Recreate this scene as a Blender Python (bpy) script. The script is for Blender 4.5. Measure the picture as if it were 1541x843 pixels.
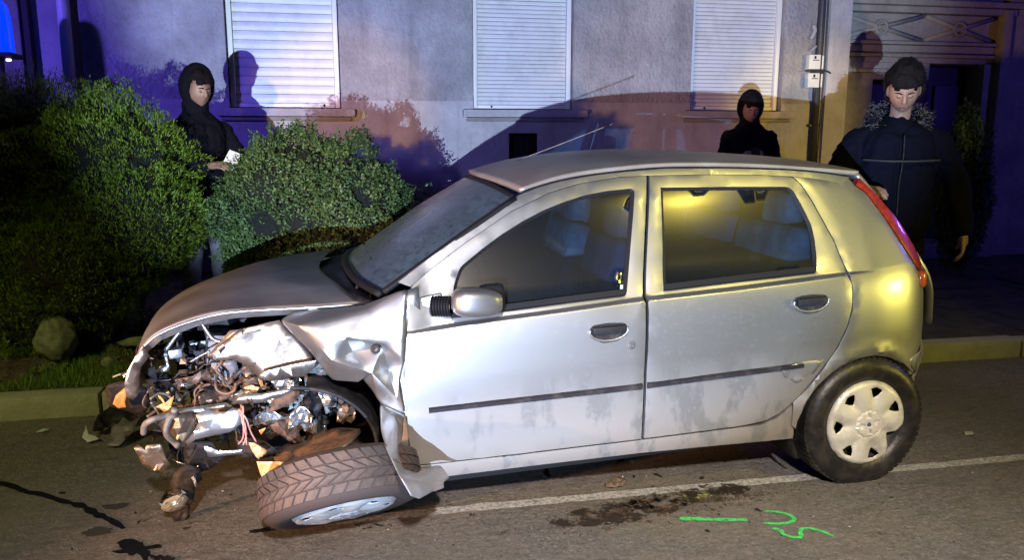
import bpy, bmesh, math, random
import numpy as np
from mathutils import Vector, Matrix, noise, geometry
random.seed(7)
R = math.radians
for o in list(bpy.data.objects): bpy.data.objects.remove(o)
sc = bpy.context.scene
COL = sc.collection

# ---------------------------------------------------------------- camera
cam = bpy.data.cameras.new('camera'); camo = bpy.data.objects.new('camera', cam); COL.objects.link(camo)
PIT = math.atan(216/1200); YAW = R(11.5)
camo.location = (0, 0, 1.5)
camo.rotation_euler = (math.pi/2 - PIT, 0, -YAW)
cam.sensor_width = 36; cam.lens = 1200/1541*36
cam.clip_start = .05; cam.clip_end = 500
sc.camera = camo
sc.render.resolution_x = 1024; sc.render.resolution_y = 561

# ---------------------------------------------------------------- night sky, faint moon, exposure
SUN_EL, SUN_ROT = R(-4), R(200)
w = bpy.data.worlds.new('World'); sc.world = w; w.use_nodes = True
nt = w.node_tree; nt.nodes.clear()
sky = nt.nodes.new('ShaderNodeTexSky'); sky.sky_type = 'NISHITA'; sky.sun_disc = False
sky.sun_elevation = SUN_EL; sky.sun_rotation = SUN_ROT
bg = nt.nodes.new('ShaderNodeBackground'); bg.inputs[1].default_value = .12
wo = nt.nodes.new('ShaderNodeOutputWorld')
nt.links.new(sky.outputs[0], bg.inputs[0]); nt.links.new(bg.outputs[0], wo.inputs[0])
sc.view_settings.view_transform = 'Standard'; sc.view_settings.look = 'None'
sc.view_settings.exposure = 0; sc.view_settings.gamma = 1; sc.view_settings.use_curve_mapping = False

def lamp(name, kind, loc, power, color, target=None, size=.05, angle=None, blend=.3):
    l = bpy.data.lights.new(name, kind); l.energy = power; l.color = color
    if kind in ('POINT', 'SPOT'): l.shadow_soft_size = size
    if kind == 'SPOT': l.spot_size = R(angle); l.spot_blend = blend
    o = bpy.data.objects.new(name, l); COL.objects.link(o); o.location = loc
    if target is not None:
        o.rotation_euler = (Vector(target) - Vector(loc)).to_track_quat('-Z', 'Y').to_euler()
    return o
# street-side lamps of the night scene: a vehicle's headlamp behind the photographer, a second warm one
# coming from the left, the sodium street lamp across the road, and blue beacons of the emergency vehicles; the road fill is added
lamp('moon', 'SUN', (0, 0, 20), .01, (.7, .8, 1), (3, 4, 0))
lamp('headlamp_cool', 'SPOT', (-1.45, -3.2, .66), 5900, (.60, .74, 1), (1.85, 8, 3.5), .014, 41, .36)
lamp('headlamp_warm', 'SPOT', (-3.4, .9, .75), 1350, (1, .50, .22), (-.55, 3.1, .92), .05, 36, .5)
lamp('street_lamp_light', 'SPOT', (4.1, -2.4, 5.8), 1000, (1, .80, .13), (2.9, 3.0, .5), .14, 38, .9)
lamp('street_lamp_light_left', 'SPOT', (-4.6, -1.5, 6.0), 1250, (1, .90, .30), (-2.1, 4.1, 0), .14, 25, .9)
lamp('headlamp_yellow', 'SPOT', (8.2, .4, 1.5), 1250, (1, .84, .15), (2.15, 3.0, 1.08), .38, 12.5, .7)
lamp('amber_beacon_light', 'SPOT', (6.4, 1.2, 1.9), 1000, (1, .68, .04), (4.95, 8, 1.75), .08, 17, .8)
lamp('amber_beacon_light_left', 'SPOT', (-2.4, -4.4, 1.9), 3400, (1, .52, .05), (0, 8, 1.75), .08, 9, .7)
lamp('beacon_light_left', 'SPOT', (-4.9, 3.8, 2.9), 900, (.16, .10, 1), (-2.2, 8, 2.9), .1, 62, .8)
lamp('beacon_light_right', 'POINT', (9.0, 4.2, 2.8), 130, (.12, .08, 1), None, .1)
lamp('beacon_light_rear', 'SPOT', (-2.9, -3.5, 2.6), 850, (.34, .32, 1), (2.3, 8, 2.1), .12, 28, .8)
lamp('road_fill_light', 'SPOT', (.2, -2.6, 4.2), 4000, (1, .86, .74), (.6, .55, 0), .15, 54, .75)  # added fill that brightens the road, not a lamp of the street

# ---------------------------------------------------------------- materials
MATS = {}
def mat(name, col, rough=.6, metal=0, col2=None, nscale=8, thr=(.4, .6), bump=0, bscale=60, coat=0, emit=None, estr=0, spec=.5, detail=6, bdist=.01, alpha=1, trans=0):
    if name in MATS: return MATS[name]
    m = bpy.data.materials.new(name); m.use_nodes = True; MATS[name] = m
    t = m.node_tree; b = t.nodes['Principled BSDF']
    b.inputs['Base Color'].default_value = (*col, 1); b.inputs['Roughness'].default_value = rough
    b.inputs['Metallic'].default_value = metal; b.inputs['Coat Weight'].default_value = coat
    b.inputs['Specular IOR Level'].default_value = spec
    b.inputs['Alpha'].default_value = alpha; b.inputs['Transmission Weight'].default_value = trans
    tc = t.nodes.new('ShaderNodeTexCoord')
    if col2 is not None:
        n = t.nodes.new('ShaderNodeTexNoise'); n.inputs['Scale'].default_value = nscale; n.inputs['Detail'].default_value = detail
        n.inputs['Roughness'].default_value = .62
        r = t.nodes.new('ShaderNodeMapRange'); r.inputs[1].default_value = thr[0]; r.inputs[2].default_value = thr[1]
        x = t.nodes.new('ShaderNodeMix'); x.data_type = 'RGBA'
        x.inputs[6].default_value = (*col, 1); x.inputs[7].default_value = (*col2, 1)
        t.links.new(tc.outputs['Object'], n.inputs['Vector']); t.links.new(n.outputs[0], r.inputs[0])
        t.links.new(r.outputs[0], x.inputs[0]); t.links.new(x.outputs[2], b.inputs['Base Color'])
    if bump:
        n = t.nodes.new('ShaderNodeTexNoise'); n.inputs['Scale'].default_value = bscale; n.inputs['Detail'].default_value = 5
        u = t.nodes.new('ShaderNodeBump'); u.inputs['Strength'].default_value = bump; u.inputs['Distance'].default_value = bdist
        t.links.new(tc.outputs['Object'], n.inputs['Vector']); t.links.new(n.outputs[0], u.inputs['Height'])
        t.links.new(u.outputs[0], b.inputs['Normal'])
    if emit: b.inputs['Emission Color'].default_value = (*emit, 1); b.inputs['Emission Strength'].default_value = estr
    return m

def node(t, kind, **kw):
    n = t.nodes.new(kind)
    for k, v in kw.items(): setattr(n, k, v)
    return n
def mixcol(t, fac, a, b):
    x = node(t, 'ShaderNodeMix', data_type='RGBA')
    for i, v in ((0, fac), (6, a), (7, b)):
        if isinstance(v, (tuple, float, int)): x.inputs[i].default_value = (*v, 1) if isinstance(v, tuple) else v
        else: t.links.new(v, x.inputs[i])
    return x.outputs[2]
def maprange(t, src, a, b, c=0, d=1):
    r = node(t, 'ShaderNodeMapRange'); t.links.new(src, r.inputs[0])
    for i, v in enumerate((a, b, c, d)): r.inputs[i+1].default_value = v
    return r.outputs[0]
def math_(t, op, a, b=None):
    m = node(t, 'ShaderNodeMath', operation=op)
    for i, v in enumerate((a, b)):
        if v is None: continue
        if isinstance(v, (int, float)): m.inputs[i].default_value = v
        else: t.links.new(v, m.inputs[i])
    return m.outputs[0]
def noise_(t, vec, scale, detail=5, rough=.6):
    n = node(t, 'ShaderNodeTexNoise'); n.inputs['Scale'].default_value = scale
    n.inputs['Detail'].default_value = detail; n.inputs['Roughness'].default_value = rough
    t.links.new(vec, n.inputs['Vector']); return n.outputs[0]

def paint_mat(name='silver_paint', dirt=1.0):
    m = bpy.data.materials.new(name); m.use_nodes = True; MATS[name] = m
    t = m.node_tree; b = t.nodes['Principled BSDF']; tc = node(t, 'ShaderNodeTexCoord'); o = tc.outputs['Object']
    sep = node(t, 'ShaderNodeSeparateXYZ'); t.links.new(o, sep.inputs[0])
    mp = node(t, 'ShaderNodeMapping'); mp.inputs['Scale'].default_value = (1, 1, .45); t.links.new(o, mp.inputs[0])
    low = maprange(t, sep.outputs[2], .66, .3)                       # road dirt collects low on the body
    n1 = noise_(t, mp.outputs[0], 9, 8, .68)
    n2 = noise_(t, o, 70, 4, .7)
    f = math_(t, 'MULTIPLY', maprange(t, n1, .42, .50), low)
    speck = math_(t, 'MULTIPLY', maprange(t, n2, .56, .68), math_(t, 'ADD', math_(t, 'MULTIPLY', low, .6), .07))
    d = math_(t, 'MULTIPLY', math_(t, 'MAXIMUM', math_(t, 'ADD', math_(t, 'MULTIPLY', f, .30), math_(t, 'MULTIPLY', low, .24)), speck), dirt)
    film = math_(t, 'MULTIPLY', maprange(t, noise_(t, o, 2.2, 6), .3, .7), .10*dirt)
    c = mixcol(t, film, (.29, .30, .315), (.22, .20, .18))
    c = mixcol(t, d, c, (.23, .185, .155))
    t.links.new(c, b.inputs['Base Color'])
    t.links.new(maprange(t, d, 0, 1, .88, .1), b.inputs['Metallic'])
    t.links.new(maprange(t, d, 0, .6, .40, .75), b.inputs['Roughness'])
    b.inputs['Coat Weight'].default_value = .5; b.inputs['Coat Roughness'].default_value = .16
    bp = node(t, 'ShaderNodeBump'); bp.inputs['Strength'].default_value = .03; bp.inputs['Distance'].default_value = .002
    t.links.new(noise_(t, o, 900, 2), bp.inputs['Height']); t.links.new(bp.outputs[0], b.inputs['Normal'])
    return m
paint = paint_mat()
def roof_paint():
    m = bpy.data.materials.new('dusty_paint'); m.use_nodes = True
    t = m.node_tree; b = t.nodes['Principled BSDF']; o = node(t, 'ShaderNodeTexCoord').outputs['Object']
    n1 = noise_(t, o, 3.5, 8, .6); n2 = noise_(t, o, 140, 3, .8)
    c = mixcol(t, maprange(t, n1, .38, .66), (.235, .225, .205), (.17, .135, .11))
    c = mixcol(t, math_(t, 'MULTIPLY', maprange(t, n2, .62, .72), .35), c, (.42, .40, .37))
    t.links.new(c, b.inputs['Base Color']); b.inputs['Metallic'].default_value = .25
    b.inputs['Roughness'].default_value = .5; b.inputs['Coat Weight'].default_value = .25; b.inputs['Coat Roughness'].default_value = .35
    return m
dusty = roof_paint()
def glass_mat(name, tint, fog, fogcol, foglow=.0):
    m = bpy.data.materials.new(name); m.use_nodes = True; t = m.node_tree; t.nodes.clear()
    out = node(t, 'ShaderNodeOutputMaterial'); o = node(t, 'ShaderNodeTexCoord').outputs['Object']
    tr = node(t, 'ShaderNodeBsdfTransparent'); tr.inputs[0].default_value = (*tint, 1)
    gl = node(t, 'ShaderNodeBsdfGlossy'); gl.inputs['Roughness'].default_value = .20; gl.inputs[0].default_value = (.9, .9, .9, 1)
    g2 = node(t, 'ShaderNodeBsdfGlossy'); g2.inputs['Roughness'].default_value = .42; g2.inputs[0].default_value = (.8, .8, .8, 1)
    df = node(t, 'ShaderNodeBsdfDiffuse'); df.inputs[0].default_value = (*fogcol, 1)
    m1 = node(t, 'ShaderNodeMixShader'); fr = node(t, 'ShaderNodeFresnel'); fr.inputs[0].default_value = 1.45
    t.links.new(fr.outputs[0], m1.inputs[0]); t.links.new(tr.outputs[0], m1.inputs[1]); t.links.new(gl.outputs[0], m1.inputs[2])
    m3 = node(t, 'ShaderNodeMixShader'); m3.inputs[0].default_value = foglow
    t.links.new(m1.outputs[0], m3.inputs[1]); t.links.new(g2.outputs[0], m3.inputs[2])
    m2 = node(t, 'ShaderNodeMixShader')
    mp = node(t, 'ShaderNodeMapping'); mp.inputs['Scale'].default_value = (1, 1, 1.8); t.links.new(o, mp.inputs[0])
    n = maprange(t, noise_(t, mp.outputs[0], 6, 7, .65), .32, .68, fog*.6, fog)
    sp = maprange(t, noise_(t, mp.outputs[0], 26, 4, .6), .35, .5, .55, 1)
    t.links.new(math_(t, 'MULTIPLY', n, sp), m2.inputs[0])
    t.links.new(m3.outputs[0], m2.inputs[1]); t.links.new(df.outputs[0], m2.inputs[2]); t.links.new(m2.outputs[0], out.inputs[0])
    return m
side_glass = glass_mat('side_glass', (.20, .33, .46), .10, (.02, .035, .05), .007)
screen_glass = glass_mat('windscreen_glass', (.35, .38, .42), .50, (.09, .14, .19), .05)  # mist, its colour tinted blue to stand in for reflections on the screen
black_rub = mat('black_rubber', (.006, .006, .008), .65, spec=.2, bump=.1, bscale=90, bdist=.002)
black_pl = mat('black_plastic', (.010, .010, .014), .6, spec=.22, bump=.2, bscale=60, bdist=.003, col2=(.05, .045, .045), nscale=18, thr=(.5, .75))
trim_pl = mat('trim_plastic', (.012, .011, .015), .6, spec=.25, col2=(.045, .038, .036), nscale=14, thr=(.5, .72))
void = mat('underbody_black', (.008, .008, .01), .8)
WM = {
 'steel': mat('bare_steel', (.46, .47, .50), .30, .9, col2=(.30, .27, .25), nscale=14, thr=(.45, .7), bump=.25, bscale=25),
 'steel_blue': mat('galvanised_sheet', (.44, .50, .58), .28, .85, col2=(.36, .38, .42), nscale=10, bump=.3, bscale=18),
 'steel_warm': mat('primed_silver_sheet', (.25, .215, .19), .36, .88, col2=(.36, .27, .21), nscale=9, thr=(.42, .68), bump=.3, bscale=16),
 'rust': mat('rusty_metal', (.13, .07, .042), .8, .1, col2=(.05, .032, .026), nscale=22, thr=(.4, .6), bump=.6, bscale=45),
 'plastic_grey': mat('grey_plastic', (.16, .145, .16), .5, col2=(.08, .07, .08), nscale=14, bump=.2, bscale=30),
 'plastic_pale': mat('pale_plastic', (.38, .42, .45), .45, col2=(.35, .37, .38), nscale=20),
 'plastic_black': black_pl,
 'plastic_orange': mat('orange_plastic', (.62, .27, .07), .35, col2=(.48, .30, .17), nscale=12, bump=.3, bscale=30),
 'knuckle': mat('cast_iron', (.16, .18, .18), .6, .4, col2=(.08, .085, .09), nscale=30, bump=.5, bscale=50),
 'knuckle_d': mat('damper_steel', (.06, .07, .09), .3, .7),
 'hose': mat('brown_hose', (.12, .07, .045), .55, col2=(.05, .035, .03), nscale=25),
 'hose_grey': mat('grey_hose', (.17, .155, .145), .5, col2=(.08, .07, .065), nscale=20),
 'cable_pink': mat('pink_cable', (.42, .20, .17), .5),
}

# ---------------------------------------------------------------- object helpers
def tag(o, label=None, cat=None, group=None, kind=None):
    if label: o['label'] = label
    if cat: o['category'] = cat
    if group: o['group'] = group
    if kind: o['kind'] = kind
    return o
def mesh(name, verts, faces, m, parent=None, smooth=False, sharp=None, loc=None, rot=None):
    me = bpy.data.meshes.new(name); me.from_pydata([tuple(v) for v in verts], [], [tuple(f) for f in faces]); me.validate(); me.update()
    if m: me.materials.append(m)
    o = bpy.data.objects.new(name, me); COL.objects.link(o)
    if smooth or sharp:
        me.shade_smooth()
        if sharp: me.set_sharp_from_angle(angle=R(sharp))
    if parent: o.parent = parent
    if loc: o.location = loc
    if rot: o.rotation_euler = rot
    return o
def empty(name, loc=(0, 0, 0), rz=0, parent=None):
    o = bpy.data.objects.new(name, None); COL.objects.link(o); o.location = loc; o.rotation_euler = (0, 0, rz)
    o.empty_display_size = .1
    if parent: o.parent = parent
    return o
class MB:
    def __init__(s): s.v = []; s.f = []
    def add(s, v, f):
        n = len(s.v); s.v += [tuple(p) for p in v]; s.f += [tuple(i+n for i in q) for q in f]; return s
    def box(s, c, d, rot=None, bev=0):
        x, y, z = (k/2 for k in d)
        if bev:
            b = min(bev, x*.9, y*.9, z*.9)
            bm = bmesh.new(); bmesh.ops.create_cube(bm, size=1)
            for q in bm.verts: q.co = Vector((q.co.x*2*x, q.co.y*2*y, q.co.z*2*z))
            bmesh.ops.bevel(bm, geom=bm.edges[:], offset=b, segments=2, profile=.6, affect='EDGES')
            P = [q.co.copy() for q in bm.verts]; bm.verts.index_update(); F = [[q.index for q in f.verts] for f in bm.faces]; bm.free()
        else:
            P = [Vector((a*x, b_*y, c_*z)) for c_ in (-1, 1) for b_ in (-1, 1) for a in (-1, 1)]
            F = [(0, 2, 3, 1), (4, 5, 7, 6), (0, 1, 5, 4), (2, 6, 7, 3), (0, 4, 6, 2), (1, 3, 7, 5)]
        if rot is not None: P = [rot @ p for p in P]
        return s.add([p+Vector(c) for p in P], F)
    def tube(s, pts, r, n=8, cap=True, smooth=True):
        pts = [Vector(p) for p in pts]
        if smooth and len(pts) > 2:
            q = []
            for i in range(len(pts)-1):
                p0 = pts[max(i-1, 0)]; p1 = pts[i]; p2 = pts[i+1]; p3 = pts[min(i+2, len(pts)-1)]
                for k in range(4):
                    t = k/4; q.append(.5*((2*p1)+(-p0+p2)*t+(2*p0-5*p1+4*p2-p3)*t*t+(-p0+3*p1-3*p2+p3)*t**3))
            q.append(pts[-1]); pts = q
        rs = r if isinstance(r, (list, tuple)) else [r]*len(pts)
        if len(rs) != len(pts): rs = [rs[min(int(i/len(pts)*len(rs)), len(rs)-1)] for i in range(len(pts))]
        V = []; F = []; prev = None
        for i, p in enumerate(pts):
            d = (pts[min(i+1, len(pts)-1)]-pts[max(i-1, 0)]).normalized()
            a = prev if prev is not None else (Vector((0, 0, 1)) if abs(d.z) < .9 else Vector((1, 0, 0)))
            x = (a-d*a.dot(d)).normalized(); y = d.cross(x); prev = x
            for k in range(n):
                t = 2*math.pi*k/n; V.append(p+(x*math.cos(t)+y*math.sin(t))*rs[i])
        for i in range(len(pts)-1):
            for k in range(n): F.append((i*n+k, i*n+(k+1) % n, (i+1)*n+(k+1) % n, (i+1)*n+k))
        if cap: F.append(tuple(range(n-1, -1, -1))); F.append(tuple((len(pts)-1)*n+k for k in range(n)))
        return s.add(V, F)
    def lathe(s, prof, n=48, c=(0, 0, 0), M=None):           # prof: (r, y) round the Y axis
        V = []; F = []
        for r, y in prof:
            for k in range(n):
                t = 2*math.pi*k/n; p = Vector((r*math.cos(t), y, r*math.sin(t))); V.append((M @ p if M else p)+Vector(c))
        for i in range(len(prof)-1):
            for k in range(n): F.append((i*n+k, (i+1)*n+k, (i+1)*n+(k+1) % n, i*n+(k+1) % n))
        return s.add(V, F)
    def build(s, name, m, parent=None, **k): return mesh(name, s.v, s.f, m, parent, **k)
def cr(a, b, c, d, t): return .5*((2*b)+(-a+c)*t+(2*a-5*b+4*c-d)*t*t+(-a+3*b-3*c+d)*t**3)
def catmull(rows, n):
    rows = [[Vector(p) for p in r] for r in rows]
    out = []
    for i in range(len(rows)-1):
        for k in range(n):
            out.append([cr(rows[max(i-1, 0)][j], rows[i][j], rows[i+1][j], rows[min(i+2, len(rows)-1)][j], k/n) for j in range(len(rows[0]))])
    out.append(rows[-1]); return out
def loft(name, rows, m, parent=None, nu=6, nv=6, thick=0, wob=0, **k):
    g = catmull(rows, nu); g = list(map(list, zip(*g))); g = catmull(g, nv); g = list(map(list, zip(*g)))
    a, b = len(g), len(g[0]); V = [p for r in g for p in r]
    if wob: V = [p+Vector((0, 0, 1))*noise.noise(p*5)*wob for p in V]
    F = [(i*b+j, i*b+j+1, (i+1)*b+j+1, (i+1)*b+j) for i in range(a-1) for j in range(b-1)]
    o = mesh(name, V, F, m, parent, smooth=True, **k)
    if thick:
        s = o.modifiers.new('thickness', 'SOLIDIFY'); s.thickness = thick; s.offset = 0
    return o
def inside(p, poly):
    x, y = p; c = False; j = len(poly)-1
    for i in range(len(poly)):
        xi, yi = poly[i]; xj, yj = poly[j]
        if (yi > y) != (yj > y) and x < (xj-xi)*(y-yi)/(yj-yi)+xi: c = not c
        j = i
    return c
def dens(poly, step, closed=True):
    out = []; n = len(poly)
    for i in range(n if closed else n-1):
        a = Vector(poly[i]); b = Vector(poly[(i+1) % n]); k = max(1, int((b-a).length/step+.5))
        for j in range(k): out.append(tuple(a+(b-a)*j/k))
    if not closed: out.append(tuple(poly[-1]))
    return out
def rnd_poly(poly, n=1):                                     # one round of corner cutting on nearly smooth corners only
    out = []
    for i in range(len(poly)):
        a, b, c = (Vector(poly[(i+q) % len(poly)]) for q in (-1, 0, 1))
        ang = (b-a).angle(c-b) if (b-a).length > 1e-6 and (c-b).length > 1e-6 else 0
        if R(3) < ang < R(75):
            fa = min(.25, .016/(b-a).length); fc = min(.25, .016/(c-b).length); out.append(tuple(b.lerp(a, fa))); out.append(tuple(b.lerp(b.lerp(a, fa).lerp(b.lerp(c, fc), .5), .5))); out.append(tuple(b.lerp(c, fc)))
        else: out.append(tuple(b))
    return out
def shrink(poly, d):
    area = sum(poly[i][0]*poly[(i+1) % len(poly)][1]-poly[(i+1) % len(poly)][0]*poly[i][1] for i in range(len(poly)))
    s = 1 if area > 0 else -1; out = []
    for i in range(len(poly)):
        a, b, c = (Vector(poly[(i+q) % len(poly)]) for q in (-1, 0, 1))
        n1 = Vector((-(b-a).y, (b-a).x)).normalized(); n2 = Vector((-(c-b).y, (c-b).x)).normalized()
        n = (n1+n2); n = n.normalized() if n.length > 1e-6 else n1
        out.append(tuple(b+n*d*s/max(.5, n.dot(n1))))
    return out
def tri_area(outline, holes=(), step=.03, extra=()):
    loops = [dens(outline, step)]+[dens(h, step) for h in holes]
    pts = []; edges = []
    for lp in loops:
        n = len(pts); pts += lp; edges += [(n+i, n+(i+1) % len(lp)) for i in range(len(lp))]
    bpts = np.array(pts); xs = bpts[:, 0]; ys = bpts[:, 1]
    def ok(p, dmin):
        if not inside(p, outline) or any(inside(p, h) for h in holes): return False
        return ((bpts-np.array(p))**2).sum(1).min() > dmin*dmin
    ex = []; exe = []
    for row in extra:
        last = None
        for p in row:
            if ok(p, .003):
                ex.append(p)
                if last is not None: exe.append((last, len(ex)-1))
                last = len(ex)-1
            else: last = None
    edges += [(len(pts)+a, len(pts)+b) for a, b in exe]
    exa = np.array(ex) if ex else None
    y = ys.min(); r = 0; grid = []
    while y < ys.max():
        x = xs.min()+(step/2 if r % 2 else 0)
        while x < xs.max():
            if ok((x, y), step*.45) and (exa is None or ((exa-np.array((x, y)))**2).sum(1).min() > (step*.5)**2): grid.append((x, y))
            x += step
        y += step*.87; r += 1
    allp = [Vector(p) for p in pts+ex+grid]
    v, e, f, _, _, _ = geometry.delaunay_2d_cdt(allp, edges, [], 0, 1e-6)
    F = []
    for q in f:
        c = sum((v[i] for i in q), Vector((0, 0)))/len(q)
        if inside(c, outline) and not any(inside(c, h) for h in holes): F.append(tuple(q))
    return [tuple(p) for p in v], F
def border(F):
    cnt = {}
    for q in F:
        for i in range(len(q)):
            a, b = q[i], q[(i+1) % len(q)]; cnt[(a, b)] = 1
    return [(a, b) for (a, b) in cnt if (b, a) not in cnt]

# ---------------------------------------------------------------- the shape of the car's side, in the car's own frame
# u: forward from the rear axle, v: sideways, w: up (metres)
Bw = [(0.0,.74),(.15,.765),(.3,.79),(.5,.812),(.65,.82),(.8,.812),(.9,.795),(1.0,.748),(1.15,.682),(1.3,.612),(1.42,.55),(1.6,.45)]
PLu = [(-.62,-.62),(-.55,-.42),(-.45,-.235),(-.35,-.13),(-.25,-.072),(-.1,-.03),(.1,-.005),(.3,0),(1.9,0),(2.3,-.01),(2.7,-.05),(3.0,-.13),(3.3,-.3)]
BELT = [(1.932,0.861),(1.708,0.876),(1.342,0.891),(0.982,0.907),(0.616,0.915),(0.318,0.926),(0.079,0.935),(-0.080,0.936)]
def itp(t, x): return float(np.interp(x, [a for a, b in t], [b for a, b in t]))
def sm(t, x, h): return (itp(t, x-h)+2*itp(t, x)+itp(t, x+h))/4
def beltw(u): return float(np.interp(-u, [-a for a, b in BELT], [b for a, b in BELT]))
def side(u, w):
    v = sm(Bw, w, .045)+sm(PLu, u, .05)
    amp = .027*min(1, max(0, (u+.06)/.25))*min(1, max(0, (1.95-u)/.12))
    t = min(1, max(0, (w-beltw(u)+.004)/.0105)); v -= amp*t*t*(3-2*t)*(1 if w < 1 else max(0, 1-(w-1)/.3))
    v += .0022*noise.noise(Vector((u*2.2, w*2.6, 3)))
    return v
CAR = empty('wrecked_car')
PT = R(2.6)
CAR.matrix_world = Matrix(((-math.cos(PT), 0, -math.sin(PT), 2.159), (0, -1, 0, 3.72), (-math.sin(PT), 0, math.cos(PT), 0), (0, 0, 0, 1)))
tag(CAR, 'silver five-door hatchback with its front end torn off, stopped along the kerb', 'car')
def panel(name, outline, m, parent=CAR, holes=(), off=0, thick=.022, step=.032, sgn=1, gap=.0028, edge=.0025, belt=True, dent=None, rnd=True, **k):
    if rnd: outline = rnd_poly(outline); holes = [rnd_poly(h) for h in holes]
    outline = shrink(outline, gap)
    ex = []
    if belt:
        u0, u1 = min(p[0] for p in outline), max(p[0] for p in outline)
        for q in (-.012, -.005, -.0025, 0, .0025, .005, .008, .014):
            uu = u0; row = []
            while uu < u1: row.append((uu, beltw(uu)+q)); uu += .02
            ex.append(row)
    P, F = tri_area(outline, holes, step, ex)
    V = []
    bd = border(F); bs = {i for e in bd for i in e}
    for i, (u, w_) in enumerate(P):
        v = side(u, w_)+off-(edge if i in bs else 0)
        if dent: v += dent(u, w_)
        V.append((u, sgn*v, w_))
    n = len(V); mp = {}
    for i in bs: mp[i] = len(V); V.append((V[i][0], V[i][1]-sgn*thick, V[i][2]))
    F2 = list(F)+[(b, a, mp[a], mp[b]) for a, b in bd]
    if sgn*1 > 0: F2 = [f[::-1] for f in F2]
    return mesh(name, V, F2, m, parent, sharp=38, **k)
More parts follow.
